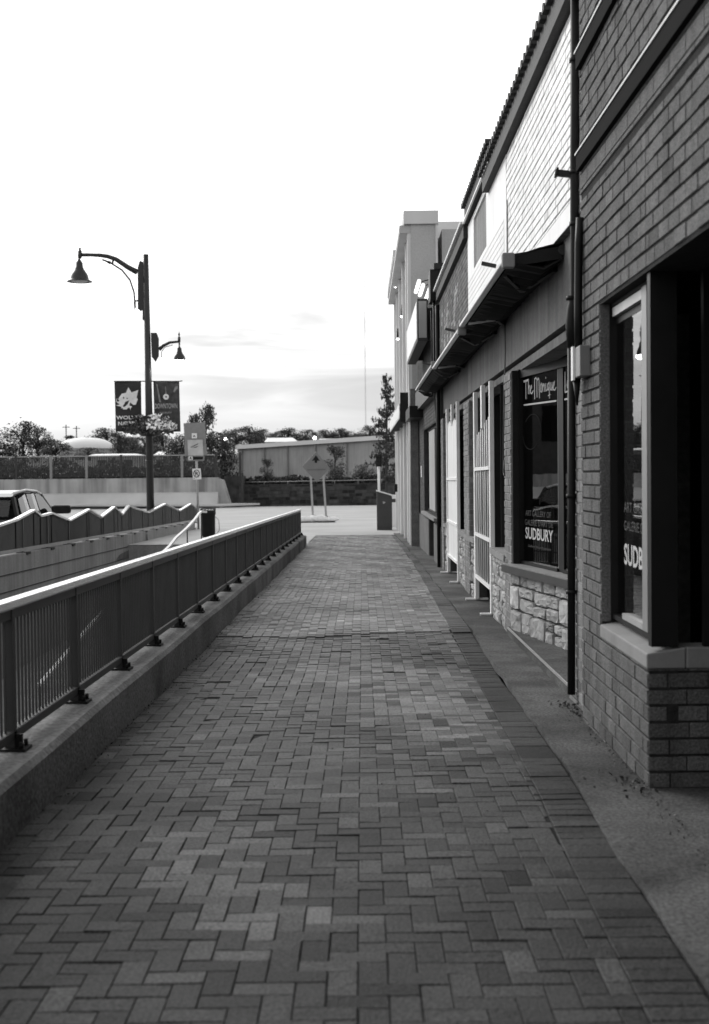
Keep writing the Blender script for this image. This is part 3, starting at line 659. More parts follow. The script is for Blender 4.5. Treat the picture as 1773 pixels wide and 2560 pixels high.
# ---------------- near grey brick building
NXW = 1.5; NW0, NW1, NZ0, NZ1 = 6.74, 8.06, .655, 2.645
nbld = thing('corner_building', 'nearest dark grey painted brick building with the tall corner window', 'building', (1.7, 7, -.1))
holes = [(NW0 - 1, NW1, NZ0 - .1, NZ1)]
mb = MB(); panel(mb, NXW + .006, NXW + .16, NW0, 8.74, -.3, 5.9, holes); panel(mb, NXW + .006, NXW + .3, -3, NW0, NZ1, 5.9); panel(mb, NXW + .006, NXW + .3, -3, 4.4, -.3, NZ1)
mb.box(NXW + .162, 3.0, NW0 + .006, NW0 + .2, -.3, NZ0 - .1)
mb.build('wall', M['nmort'], nbld)
rgN = random.Random(3)
mb = MB()
U, N = YV, NX
bricks(mb, (NXW + .006, 0, 0), U, N, NW0, 8.74, -.14, 3.42, .0885, .215, .011, .004, .009, holes, .13, rgN, wob=.0035)
bricks(mb, (NXW + .006, 0, 0), U, N, -2.9, NW0, NZ1, 3.42, .0885, .215, .011, .004, .009, (), .13, rgN, wob=.0035)
bricks(mb, (NXW + .006, 0, 0), U, N, -2.9, 8.74, 3.47, 3.68, .1, .32, .002, .004, .01, (), .04, rgN)
bricks(mb, (NXW + .006, 0, 0), U, N, -2.9, 8.74, 3.79, 4.36, .0885, .215, .011, .004, .009, (), .13, rgN, wob=.0035)
bricks(mb, (NXW + .006, 0, 0), U, N, -2.9, 8.74, 4.48, 5.85, .0885, .215, .011, .004, .009, (), .13, rgN, wob=.0035)
bricks(mb, (NXW + .006, 0, 0), U, N, -2.9, 4.4, -.12, NZ1, .0885, .215, .011, .004, .009, (), .13, rgN, wob=.0035)
bricks(mb, (NXW, NW0 + .006, 0), (1, 0, 0), (0, -1, 0), -.0, 1.5, -.14, NZ0 - .1, .0885, .215, .011, .004, .009, (), .13, rgN, wob=.0035)
mb.box(NXW + .004, NXW + .06, NW1 - .004, NW1 + .03, NZ0, NZ1)
mb.build('brickwork', M['nbrick'], nbld)
for z in (3.73, 4.41):
    mb = MB(); mb.box(NXW - .042, NXW + .01, -2.9, 8.72, z, z + .012); mb.build('ledge_flashing', M['steel'], nbld)
    mb = MB(); mb.box(NXW - .035, NXW + .01, -2.9, 8.7, z - .11, z - .001); mb.build('ledge', M['void'], nbld)  # ledge body in black: the shadow under the flashing put into its colour
mb = MB(); mb.prism([(NXW - .008, NW0 - .004, NZ0 - .1), (NXW - .008, NW0 - .004, NZ0 - .02), (NXW + .2, NW0 - .004, NZ0 + .012), (NXW + .2, NW0 - .004, NZ0 - .1)], (0, NW1 - NW0 + .004, 0))
mb.prism([(NXW + .202, NW0 - .006, NZ0 - .1), (NXW + .202, NW0 - .006, NZ0 + .012), (3, NW0 - .006, NZ0 + .012), (3, NW0 - .006, NZ0 - .1)], (0, .2, 0))
mb.build('sill', M['sill'], nbld, bevel=.008)
wf = MB(); GXN = NXW + .1
wf.box(NXW + .06, GXN + .05, NW1 - .02, NW1 + .03, NZ0 + .01, NZ1); wf.box(NXW + .02, GXN + .06, NW0 + .005, NW0 + .075, NZ0 + .015, NZ1)
wf.box(NXW + .07, GXN + .05, NW0 + .076, NW1 - .021, NZ1 - .02, NZ1 - .001); wf.box(NXW + .07, GXN + .05, NW0 + .076, NW1 - .021, NZ0 + .02, NZ0 + .05)
wf.box(NXW + .3, 3.2, NW0 + .01, NW0 + .06, NZ0 + .014, NZ1 - .002)
wn = wf.build('window', M['black'], nbld)
sub('frame', M['steel'], wn, (GXN - .03, GXN + .02, 7.19, NW1 - .05, NZ1 - .085, NZ1 - .03)); sub('bottom_rail', M['steel'], wn, (GXN - .03, GXN + .015, 7.191, 7.75, NZ0 + .051, NZ0 + .085))
sub('stile', M['signback'], wn, (GXN - .03, GXN + .02, 7.06, 7.188, NZ0 + .051, NZ1 - .022))
for a_, b_ in ((7.19, NW1 - .022), (NW0 + .08, 7.04)):
    mb = MB(); mb.add([(GXN + .0047 * (y - 7.4), y, z) for y, z in ((a_, NZ0 + .05), (b_, NZ0 + .05), (b_, NZ1 - .13), (a_, NZ1 - .13))], [(0, 3, 2, 1)]); mb.build('pane', M['glass'], wn)
sub('head_board', M['black'], wn, (GXN - .002, GXN + .03, 7.19, NW1 - .022, NZ1 - .13, NZ1 - .086))
gx = GXN - .004
zs = W(1600, 1428, gx).z; ys0 = W(1562, 1400, gx).y
textmesh('lettering', 'SUDBURY', (gx, ys0, zs + .01), (0, -1, 0), Z, .93, .13, M['decal'], wn, .02)
textmesh('lettering', "GALERIE D'ART DE", (gx, ys0, zs + .22), (0, -1, 0), Z, .95, .06, M['decal2'], wn)
textmesh('lettering', 'ART GALLERY OF', (gx, ys0, zs + .33), (0, -1, 0), Z, .95, .06, M['decal2'], wn)
sub('ceiling', M['black'], nbld, (NXW + .3, 3.2, -2.9, NW0 - .01, NZ1 + .05, NZ1 + .1), (NXW + .17, 3.2, NW0, 8.7, NZ1 + .01, NZ1 + .1))
sub('back_wall', M['void'], nbld, (3.0, 3.1, -3, 8.6, -.3, NZ1), (2.2, 3.0, 8.5, 8.6, -.3, NZ1), (NXW + .162, 3, NW0 + .22, 8.5, -.2, -.1), (NXW + .34, 3, 4.3, 4.4, -.3, NZ1))
sub('body', M['nmort'], nbld, (3.2, 9, -3, 8.7, -.3, 5.7))
sub('roof', M['tile'], nbld, (NXW - .06, 9, -3.05, 8.74, 5.9, 6.05))
mb = MB(); p = W(1468, 905, NXW); mb.box(NXW - .07, NXW + .0, p.y - .13, p.y + .12, p.z - .1, p.z + .1); bxm = mb.build('meter_box', mat('meter_grey', .2, .5), nbld, bevel=.006)
mb = MB(); mb.box(NXW - .085, NXW - .071, p.y + .06, p.y + .13, p.z - .115, p.z + .11); mb.build('cover', M['white'], bxm)
mb = MB(); mb.tube([(NXW - .04, p.y + .1, p.z + .1), (NXW - .04, p.y + .1, p.z + .35), (NXW - .03, p.y + .12, p.z + .8), (NXW - .02, p.y + .12, 3.3)], .028, 8); mb.tube([(NXW - .05, p.y + .12, p.z - .1), (NXW - .045, p.y + .13, p.z - .28)], [.03, .006], 8); mb.build('conduit', M['black'], nbld)
# ---------------- row of shops: white brick, render and worn brick above, recessed shop fronts below
MX = 1.6
shop = thing('brick_shop', 'low shop with a white painted brick upper wall and splayed gallery window', 'building', (1.8, 14, gz(14)))
rgM = random.Random(5)
sub('upper_wall', M['wmort'], shop, (MX + .005, MX + .25, 8.76, 13.99, 3.48, 5.05))
mb = MB(); bricks(mb, (MX + .005, 0, 0), YV, NX, 8.77, 13.98, 3.64, 5.04, .078, .215, .010, .006, .006, (), .06, rgM, wob=.002); mb.build('brickwork', M['wbrick'], shop)
sub('wall_band', M['wrender'], shop, (MX - .002, MX + .004, 8.77, 13.98, 3.48, 3.636))
mb = MB(); panel(mb, MX - .003, MX + .25, 14.0, 19.0, 3.4, 5.22, [(16.2, 18.0, 4.45, 5.14)]); mb.build('upper_wall', M['wrender'], shop)
mb = MB(); bricks(mb, (MX - .004, 0, 0), YV, NX, 14.2, 18.95, 3.42, 4.4, .078, .215, .005, .004, .0035, (), .02, rgM); mb.build('brickwork', M['wrender'], shop)
sub('blocked_window', M['parapet2'], shop, (MX + .02, MX + .2, 16.2, 18.0, 4.45, 5.14))
# copings with tile ends
def coping(x0, y0, y1, z0, z1, mm, tm, step, parent, th=.055):
    mb = MB(); mb.box(x0, MX + .28, y0, y1, z0, z1); c = mb.build('coping', mm, parent)
    mb = MB(); y = y0 + step / 2
    while y < y1:
        pr = [Vector((x0 - .05, y + math.cos(a) * step * .3, z1 + math.sin(a) * th)) for a in [k * math.pi / 6 for k in range(7)]]
        mb.prism(pr, (.3, 0, 0)); y += step
    mb.build('tile', tm, c)
coping(1.52, 8.76, 15.9, 5.05, 5.24, M['tile'], M['tile'], .2, shop, .075)
coping(1.54, 15.1, 18.9, 5.25, 5.46, M['tile'], M['tile'], .2, shop, .07)
sub('coping_edge', M['tilelight'], shop, (1.51, 1.535, 15.1, 18.85, 5.235, 5.262))
# lower front of the row -------------------------------------------------
GA, GB = Vector((1.58, 13.66, 0)), Vector((1.91, 11.76, 0)); GU = (GB - GA).normalized(); GN = Vector((GU.y, -GU.x, 0))
if GN.x > 0: GN = -GN
def gp(u, off, z): q = GA + GU * u + GN * off; return Vector((q.x, q.y, z))
def gbox_(mb, u0, u1, o0, o1, z0, z1):
    p = [gp(u0, o0, z0), gp(u1, o0, z0), gp(u1, o1, z0), gp(u0, o1, z0)]; mb.prism(p, (0, 0, z1 - z0)); return mb
sub('fascia', M['fascia'], shop, (MX + .06, MX + .3, 8.8, 19.9, 2.8, 3.475))
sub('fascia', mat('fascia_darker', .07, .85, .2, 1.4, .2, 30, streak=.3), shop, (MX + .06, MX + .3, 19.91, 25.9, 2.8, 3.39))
sub('lintel', M['fascia'], shop, (MX + .09, MX + .3, 8.8, 25.9, 2.68, 2.76), (MX + .14, MX + .3, 8.8, 25.9, 2.761, 2.799))
sub('soffit', M['void'], shop, (MX + .31, 3.4, 8.8, 25.9, 2.7, 2.8))
# brick pilasters
mb = MB(); pil = [(8.76, 9.68, 1.56, 2.4), (13.68, 14.3, 1.59, 2.1), (19.15, 20.1, 1.6, 2.1), (25.2, 25.85, 1.6, 2.1)]
for (a, b, x0, x1) in pil: mb = MB(); mb.box(x0 + .006, x1, a, b, gz(a) - .1, 2.679); mb.build('pilaster', M['mmort'], shop)
mb = MB()
for (a, b, x0, x1) in pil:
    tz = .0
    bricks(mb, (x0 + .006, 0, 0), YV, NX, a + .003, b - .003, gz(a) - .05, 2.675, .0805, .2, .009, .009, .008, (), .12, rgM, wob=.002)
    bricks(mb, (x0 + .006, a + .006, 0), (1, 0, 0), (0, -1, 0), .003, min(.5, x1 - x0 - .02), gz(a) - .05, 2.675, .0805, .2, .009, .009, .008, (), .12, rgM)
mb.build('pilaster_brickwork', M['mbrick'], shop)
# low raised step in front of the splayed window
mb = MB(); ys_ = 9.3
mb.prism([(1.56, 9.3, gz(9.3) - .05), (2.5, 9.3, gz(9.3) - .05), (2.5, 13.9, gz(13.9) - .05), (1.56, 13.9, gz(13.9) - .05)], (0, 0, .145)); st = mb.build('step', M['conc'], shop, bevel=.01)
mb = MB(); mb.beam((1.558, 9.3, gz(9.3) + .09), (1.558, 13.8, gz(13.8) + .09), .012, .02); mb.build('step_edge', M['flash'], st)
# splayed window: stone plinth, ledge, frame, panes
def stones(mb, P, L, z0fn, z1, rg, hs=(.15, .34), ws=(.16, .52), dep=.045):
    """random coursed split stone; P(u, off, z) maps to the world"""
    z = 0
    H = z1 - min(z0fn(0), z0fn(L)); cols = []
    zc_ = min(z0fn(0), z0fn(L))
    while zc_ < z1 - .05:
        h = min(rg.uniform(*hs), z1 - zc_); 
        if z1 - zc_ - h < .06: h = z1 - zc_
        u_ = -rg.uniform(0, .15)
        while u_ < L:
            w = rg.uniform(*ws); parts = [(zc_, zc_ + h)]
            if h > .17 and rg.random() < .45: m = zc_ + h * rg.uniform(.4, .6); parts = [(zc_, m), (m, zc_ + h)]
            for (a, b) in parts:
                p, q = max(0, u_), min(L, u_ + w)
                if q - p < .04: continue
                j = .0065; d = dep * rg.uniform(.6, 1.2); n = 5
                t = max(.5, 1 + rg.gauss(0, .16)); e0 = [rg.uniform(-.012, .012) for _ in range(8)]
                ring0 = []; ring1 = []; ring2 = []
                cu, cz = (p + q) / 2, (a + b) / 2; hw, hh = (q - p) / 2 - j, (b - a) / 2 - j
                K = 12
                for k in range(K):
                    an = k * 2 * math.pi / K + .26; c_, s_ = math.cos(an), math.sin(an); sc = 1 / max(abs(c_), abs(s_)) * .97; sc = min(sc, 1.28)
                    uu, zz = c_ * sc * hw + e0[k % 8] * .6, s_ * sc * hh + e0[(k + 3) % 8] * .6
                    uu = max(-hw, min(hw, uu)); zz = max(-hh, min(hh, zz))
                    ring0.append(P(cu + uu, 0, cz + zz)); ring1.append(P(cu + uu * .965, d * .8, cz + zz * .95)); ring2.append(P(cu + uu * .72, d + rg.uniform(-.012, .01), cz + zz * .7))
                cen = P(cu, d + rg.uniform(-.01, .01), cz)
                vs = ring0 + ring1 + ring2 + [cen]; fs = []
                for k in range(K):
                    k2 = (k + 1) % K; fs += [(k, k2, K + k2, K + k), (K + k, K + k2, 2 * K + k2, 2 * K + k), (2 * K + k, 2 * K + k2, 3 * K)]
                mb.add(vs, fs, t)
            u_ += w
        zc_ += h
    return mb
rgS = random.Random(11)
GL = 3.3
mb = MB(); gbox_(mb, 0, GL, -.02, -.3, gz(13.7) - .1, .53); mb.build('plinth_core', M['stonegap'], shop)
mb = stones(MB(), lambda u_, o, z: gp(u_, o - .02, z), GL, lambda u_: gz(13.7) + .08, .53, rgS); mb.build('stone_plinth', M['stone'], shop)
mb = MB(); gbox_(mb, -.06, GL, .075, -.3, .535, .625); ld = mb.build('ledge', M['sill'], shop)
mb = MB(); gbox_(mb, -.07, GL, .085, .076, .54, .615); mb.build('ledge_trim', M['dark'], ld)
def pu(px, off): q = PL(px, 1200, gp(0, off, 0), GN); return (q - gp(0, off, q.z)).dot(GU)
o_ = -.13
u0g, um0, um1 = pu(1309, o_), pu(1399, o_), pu(1412, o_)
wf = MB(); gbox_(wf, -.25, u0g, o_ + .05, o_ - .05, .63, 2.69); gbox_(wf, um0, um1, o_ + .012, o_ - .03, .63, 2.69); gbox_(wf, u0g, um0, o_ + .03, o_ - .03, .628, .66); gbox_(wf, u0g, GL, o_ + .03, o_ - .03, 2.6, 2.695); gbox_(wf, um1, GL, o_ + .03, o_ - .03, .628, .66)
gw = wf.build('window', M['black'], shop)
for a, b in ((u0g, um0), (um1, GL)):
    mb = MB(); mb.add([gp(a, o_, .66), gp(b, o_, .66), gp(b, o_, 2.6), gp(a, o_, 2.6)], [(0, 1, 2, 3)]); mb.build('pane', M['glass'], gw)
sub2 = MB(); gbox_(sub2, um0 - .008, um0 - .001, o_ + .013, o_ + .002, .66, 2.6); sub2.build('trim', M['signback'], gw)
sub('jamb', M['black'], shop, (1.605, 2.1, 13.63, 13.679, .63, 2.679))
bk = MB(); gbox_(bk, -.3, GL, -.42, -.45, .5, 2.75); gbox_(bk, u0g - .15, u0g - .1, -.2, -.42, .62, 2.75); bk.build('dark_backdrop', M['void'], shop)
PT = gp(0, o_ + .004, 0)
def s1(x, y): return PL(1240 + x * .13785, 880 + y * .13785, PT, GN)
def s2(x, y): return PL(1240 + x * .13785, 1180 + y * .13785, PT, GN)
dc = MB()
for st_, w_ in ([[(510, 535), (590, 508)], .034], [[(545, 525), (548, 845)], .026], [[(592, 495), (590, 755)], .024], [[(590, 690), (606, 605), (617, 620), (618, 755)], .02], [[(625, 690), (652, 640), (650, 602), (634, 640), (632, 735), (655, 755), (682, 700)], .02],
                [[(705, 850), (705, 490), (730, 465), (746, 500), (748, 815)], .024], [[(748, 520), (770, 475), (785, 500), (792, 830)], .024], [[(824, 562), (810, 620), (812, 712), (826, 728), (838, 690), (838, 610), (824, 562)], .02], [[(852, 575), (855, 715)], .02], [[(855, 640), (871, 575), (884, 610), (888, 712)], .02],
                [[(906, 570), (910, 705), (922, 690)], .02], [[(906, 458), (906, 474)], .025], [[(962, 560), (940, 590), (938, 680), (952, 688), (966, 620), (968, 545), (972, 835)], .02], [[(950, 792), (990, 770)], .012], [[(988, 555), (992, 680), (1008, 688), (1018, 640), (1020, 550), (1030, 690)], .02],
                [[(1036, 640), (1062, 590), (1066, 530), (1048, 560), (1043, 680), (1070, 690), (1096, 640)], .02], [[(512, 962), (1095, 885)], .026], [[(1257, 365), (1258, 730), (1320, 708)], .026], [[(1290, 600), (1322, 540), (1320, 480), (1298, 530), (1298, 640), (1322, 650)], .02], [[(1252, 858), (1320, 845)], .026]):
    dc.ribbon([s1(*p) for p in st_], w_ * .66, GN)
dc.build('lettering', M['decal'], gw)
rg_ = [s1(655 + 165 * math.cos(a) * .95 + 60 * math.sin(a) * .5, 1445 - 320 * math.sin(a)) for a in [k * math.pi / 16 for k in range(33)]]
fm = mat('window_decal_faint', .035, .95, spec=.0)
for sl_ in (rg_[1:14], rg_[17:29]): mb = MB(); mb.ribbon(sl_, .006, GN); mb.build('ring_decal', fm, gw)
def stext(t, x0, x1, yb, yt, m, off=0.):
    a, b, c = s2(x0, yb), s2(x1, yb), s2(x0, yt); textmesh('lettering', t, (a.x, a.y, a.z), GU, Z, (Vector((b.x, b.y, 0)) - Vector((a.x, a.y, 0))).length, c.z - a.z, m, gw, off)
stext('SUDBURY', 540, 1040, 1205, 995, M['decal'], .02)
stext('ART GALLERY OF', 540, 1000, 790, 690, M['decal2'], 0); stext("GALERIE D'ART DE", 530, 1040, 955, 850, M['decal2'], 0); stext('Gallery Shop Boutique', 590, 1000, 1370, 1310, M['decal2'], 0)
# flat stone plinths, recessed windows and doors further along
def plinth(a, b, x, z1, rg):
    mb = MB(); mb.box(x, x + .3, a, b, gz(b) - .1, z1); mb.build('plinth_core', M['stonegap'], shop)
    mb = stones(MB(), lambda u_, o, z: Vector((x - o, a + u_, z)), b - a, lambda u_: gz(a + u_), z1, rg, (.12, .3), (.15, .45)); mb.build('stone_plinth', M['stone'], shop)
    sub('ledge', M['sill'], shop, (x - .07, x + .3, a - .02, b, z1 + .002, z1 + .075))
def window(a, b, z0, z1, x, parent, fr=M['black'], mull=(), gl=M['glass'], name='window', fw=.05):
    mb = MB(); mb.box(x - .03, x + .04, a, a + fw, z0, z1); mb.box(x - .03, x + .04, b - fw, b, z0, z1); mb.box(x - .03, x + .04, a + fw, b - fw, z0, z0 + fw); mb.box(x - .03, x + .04, a + fw, b - fw, z1 - fw, z1)
    for y in mull: mb.box(x - .025, x + .03, y - .025, y + .025, z0 + fw, z1 - fw)
    w = mb.build(name, fr, parent)
    mb = MB(); mb.add([(x, a + fw, z0 + fw), (x, b - fw, z0 + fw), (x, b - fw, z1 - fw), (x, a + fw, z1 - fw)], [(0, 3, 2, 1)]); mb.build('pane', gl, w)
    return w
plinth(14.3, 15.85, 1.64, .6, rgS)
window(14.32, 15.8, .68, 2.67, 1.84, shop, M['dark'], (15.1,))
sub('pipe', M['steel'], shop, (1.62, 1.65, 14.33, 14.37, .68, 2.67))
plinth(18.35, 21.45, 1.66, .58, rgS)
sub('dark_panel', M['brown'], shop, (1.66, 1.75, 18.35, 19.14, .66, 2.67))
window(20.11, 21.45, .66, 2.67, 1.78, shop, M['steel'], (), M['glass'])
sub('poster', M['white'], shop, (1.7, 1.705, 20.15, 20.4, .9, 1.55))
plinth(24.35, 25.19, 1.66, .55, rgS)
window(24.3, 25.19, .63, 2.67, 1.74, shop, M['dark'])
# recessed doorways
for a, b in ((15.9, 18.3), (21.5, 24.25)):
    sub('door_jamb', M['room'], shop, (1.72, 2.5, a - .05, a, gz(a) - .1, 2.68)); sub('door_jamb', M['room'], shop, (1.78, 2.5, b, b + .05, gz(b) - .1, 2.68))
    d = sub('door', M['dark'], shop, (2.4, 2.46, a + .4, a + 1.35, gz(a) + .02, 2.1), bevel=.01)
    sub('handle', M['steel'], d, (2.34, 2.37, a + .5, a + .53, .85, 1.15))
    sub('transom', M['black'], shop, (2.41, 2.45, a, b, 2.12, 2.68), (2.41, 2.45, a, a + .38, gz(a), 2.11), (2.41, 2.45, a + 1.37, b, gz(a), 2.11))
sub('back_wall', M['void'], shop, (3.3, 3.4, 8.75, 26, -.6, 2.7), (2.5, 3.3, 15.84, 15.86, -.6, 2.7), (2.42, 3.3, 8.78, 8.8, -.3, 2.7))
sub('floor', M['conc'], shop, (2.0, 3.3, 14.0, 26, gz(26) - .1, gz(26) - .02))
sub('body', M['mmort'], shop, (1.86, 9, 8.76, 18.98, 3.5, 5.2)); sub('body', M['mmort'], shop, (3.4, 9, 8.75, 25.9, -.6, 3.49))
# downpipe on the corner between both buildings
def Pp(px, py, X=None, d=9.35): return D(px, py, d)
mb = MB(); mb.tube([Pp(1438, -40), Pp(1437, 400), Pp(1437, 690), Pp(1437, 742), Pp(1432, 775), Pp(1429, 815), Pp(1429, 870)], [.034, .034, .034, .036, .046, .046, .032], 10)
mb.tube([Pp(1429, 860), Pp(1429, 1300), Pp(1429, 1736)], .03, 10); dpn = mb.build('downpipe', M['black'], shop)
mb = MB()
for py in (150, 430, 560, 745, 1240, 1480): cb_ = MB(); cb_.tube([Pp(1437 if py < 700 else 1429, py - 5), Pp(1437 if py < 700 else 1429, py + 5)], .041, 10); cb_.build('pipe_collar', M['black'], dpn)
q = Pp(1437, 437); mb.beam(q, D(1391, 432, 9.42), .05, .045); mb.beam(D(1394, 432, 9.42), D(1389, 431, 9.42), .075, .06); mb.build('pipe_bracket', M['black'], dpn)
mb = MB(); mb.tube([D(1460, 100, 9.0), D(1460, 250, 9.0)], .012, 6); mb.tube([Pp(1443, 950), D(1446, 1240, 9.3)], .008, 6); mb.build('cable', M['dark'], shop)
mb = MB(); c_ = [W(1268, 500, MX - .012), W(1269, 560, MX - .012), W(1268, 650, MX - .012), W(1262, 720, MX + .04), W(1263, 880, MX + .03), W(1260, 1050, 1.56), W(1258, 1180, 1.56), W(1262, 1190, 1.56), W(1260, 1150, 1.56)]
mb.tube(c_[:3], .006, 5); mb.tube(c_[3:], .008, 5); mb.build('cable', M['dark'], shop)
# ---------------- worn brick shop with the ghost sign
b2 = thing('worn_brick_shop', 'dark worn brick upper wall with faded painted sign past the white wall', 'building', (1.8, 22, 3.4))
sub('wall', M['b2mort'], b2, (MX + .004, MX + .25, 19.01, 25.9, 3.4, 5.06))
rg2 = random.Random(8); mb = MB(); bricks(mb, (MX + .004, 0, 0), YV, NX, 19.02, 25.88, 3.4, 5.05, .08, .21, .009, .006, .006, (), .2, rg2, wob=.002)
for i in range(0, len(mb.f), 5):                     # faded white sign paint left on some bricks
    c = mb.v[mb.f[i][0]]
    if 20.6 < c.y < 25.2 and 3.75 < c.z < 4.75 and (math.sin(c.y * 7.3) + math.sin(c.y * 3.1 + c.z * 5) + rg2.uniform(-1, 1)) > .7:
        t = rg2.uniform(1.6, 2.8)
        for k in range(5): mb.t[i + k] = t
mb.build('brickwork', M['b2brick'], b2)
coping(1.53, 18.95, 25.95, 5.06, 5.26, M['tile'], M['tilelight'], .16, b2, .05)
sub('coping_edge', M['tilelight'], b2, (1.49, 1.62, 18.93, 25.95, 5.262, 5.29)); sub('body', M['b2mort'], b2, (1.86, 9, 19, 25.9, 3.5, 5.2))
mb = MB(); mb.tube([(1.56, 26.02, 5.0), (1.56, 26.02, gz(26))], .045, 8); mb.tube([(1.5, 26.15, 5.1), (1.5, 26.15, 3.3), (1.55, 26.2, 2.6)], .025, 6); mb.tube([(1.44, 26.1, 4.9), (1.46, 26.1, 3.4)], .015, 6); mb.build('downpipe', M['black'], b2)
# ---------------- awnings (folded, hanging on the wall)
for k, (a, b) in enumerate(((10.45, 15.15), (15.25, 20.95), (21.05, 27.6))):
    lab = ('nearest folded dark awning with a bright front bar under the white brick wall', 'middle folded dark awning in the row of three', 'farthest folded dark awning, under the worn brick wall')[k]
    dz = (0, -.02, .06)[k]
    aw = thing('awning', lab, 'awning', (1.4, (a + b) / 2, 3.3), 'folded awnings above the shop fronts')
    mb = MB(); nn = 60; vs, fs = [], []
    for i in range(nn + 1):
        y = a + (b - a) * i / nn; w_ = .012 * (i % 2)
        for x, z in ((1.655, 3.47), (1.45, 3.42 + dz * .6), (1.22, 3.345 + dz)): vs.append((x, y, z - w_))
        if i: fs += [((i - 1) * 3 + c, i * 3 + c, i * 3 + c + 1, (i - 1) * 3 + c + 1) for c in range(2)]
    mb.add(vs, fs); o = mb.build('fabric', M['awning'], aw); sm = o.modifiers.new('thickness', 'SOLIDIFY'); sm.thickness = .01
    mb = MB()
    for i in range(9):
        y = a + .02 + i * .07
    vs, fs = [], []
    for i in range(nn + 1):
        y = a + (b - a) * i / nn; w_ = .02 * math.sin(i * 1.7) + .015 * (i % 2)
        for x, z in ((1.655, 3.33 + w_ * .5), (1.5, 3.24 + w_), (1.35, 3.27 + w_), (1.23, 3.3 + dz)): vs.append((x, y, z))
        if i: fs += [((i - 1) * 4 + c, (i - 1) * 4 + c + 1, i * 4 + c + 1, i * 4 + c) for c in range(3)]
    mb.add(vs, fs); o = mb.build('valance', M['awning'], aw); sm = o.modifiers.new('thickness', 'SOLIDIFY'); sm.thickness = .008
    mb = MB(); mb.box(1.165, 1.225, a, b, 3.315 + dz, 3.35 + dz); mb.build('front_bar', M['alum'], aw, bevel=.01)
    mb = MB(); mb.box(1.15, 1.25, a - .09, a - .002, 3.25 + dz, 3.37 + dz); mb.build('end_block', M['sill'], aw, bevel=.012)
    mb = MB(); mb.tube([(1.655, a - .02, 3.4), (1.655, b, 3.4)], .045, 8); mb.build('roller', M['dark'], aw)
    mb = MB(); mb.beam((1.64, a + .02, 3.38), (1.22, a + .02, 3.32 + dz), .03, .1); mb.build('end_plate', M['awning'], aw)
    for q, (yy, s) in enumerate(((a + .35, 1), (b - .4, -1))):
        mb = MB(); e_ = Vector((1.47, yy + s * .9, 3.25)); mb.beam((1.64, yy, 3.3), e_, .04, .04); mb.beam(e_, (1.24, yy + s * .2, 3.29 + dz), .035, .035); mb.build('arm', M['black'], aw)
    mb = MB(); mb.beam((1.17, a + .6, 3.37 + dz), (1.05, a + .62, 3.4 + dz), .045, .03); mb.build('crank_eye', M['dark'], aw)
# ---------------- white security gates standing in the doorways
def gate(a, b, x, label, sheet, dz):
    gt = thing('security_gate', label, 'gate', (x, (a + b) / 2, gz((a + b) / 2)), 'white folding gates at the shop doors'); 
    za, zb_ = gz(a), gz(b); top = 2.74 + dz
    for y, w in ((a, .11), (b, .15)):
        mb = MB(); mb.box(x - .028, x + .028, y - w / 2, y + w / 2, gz(y) + .03, top); mb.build('post', M['gate'], gt, bevel=.005)
        mb = MB(); mb.box(x - .16, x + .16, y - .03, y + .03, gz(y) + .012, gz(y) + .04); mb.build('foot', M['gate'], gt, bevel=.004)
    mb = MB(); mb.box(x - .025, x + .025, (a + b) / 2 - .09, (a + b) / 2 + .09, top - (.55 if not sheet else .35), top + .02); mb.build('middle_post', M['gate'], gt)
    z0 = gz((a + b) / 2) + .36
    if not sheet:
        for k in range(1, 8):
            y = a + .05 + (b - a - .1) * k / 8; mb = MB(); mb.tube([(x, y, z0), (x + R.uniform(-.01, .01), y + R.uniform(-.03, .03), 1.3), (x, y + R.uniform(-.02, .02), top - .4 - .03 * k)], .0115, 6); mb.build('bar', M['gate'], gt)
    else:
        mb = MB(); vs, fs = [], []
        for i in range(13):
            y = a + .1 + (b - a - .2) * i / 12
            for z in (z0, 1.2, top - .25 - .06 * (i % 3)): vs.append((x + .01 * math.sin(i * 2.1 + z), y, z))
            if i: fs += [((i - 1) * 3 + c, i * 3 + c, i * 3 + c + 1, (i - 1) * 3 + c + 1) for c in range(2)]
        mb.add(vs, fs); o = mb.build('sheet', M['sheet'], gt); sm = o.modifiers.new('thickness', 'SOLIDIFY'); sm.thickness = .012
    for z in ((1.66, .75, z0) if not sheet else (1.5, .72, z0)):
        mb = MB(); mb.beam((x - .02, a + .05, z), (x - .02, b - .07, z - .01), .03, .045); mb.build('cross_rail', M['white'], gt)
    return gt
gate(15.98, 18.2, 1.62, 'nearer white folding security gate with open vertical bars at a shop door', False, .0)
gate(21.55, 24.1, 1.62, 'farther white security gate covered with a pale sheet at a shop door', True, .06)
# ---------------- dark brick shop with the sign box
b3 = thing('sign_shop', 'dark brick shop carrying the projecting sign box before the pale tower', 'building', (1.8, 31, gz(31)))
mb = MB(); hl = [(27.3, 33.0, .64, 2.7), (28.4, 30.5, -.6, .56)]
panel(mb, MX + .01, MX + .2, 25.95, 36.2, -.7, 5.7, hl); mb.build('wall', M['b2mort'], b3)
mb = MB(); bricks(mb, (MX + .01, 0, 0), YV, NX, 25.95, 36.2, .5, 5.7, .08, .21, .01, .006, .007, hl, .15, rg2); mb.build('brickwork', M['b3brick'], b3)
sub('base_band', M['fascia'], b3, (MX - .02, MX + .009, 25.95, 28.39, -.6, .5), (MX - .02, MX + .009, 30.51, 36.0, -.6, .5))
sub('sill', M['sill'], b3, (MX - .08, MX + .2, 27.25, 33.05, .57, .638))
w3 = window(27.3, 33.0, .65, 2.7, MX + .13, b3, M['black'], (29.3, 31.8), M['glass'])
sub('blind', M['shed'], w3, (MX + .07, MX + .1, 29.36, 31.75, .72, 2.62))
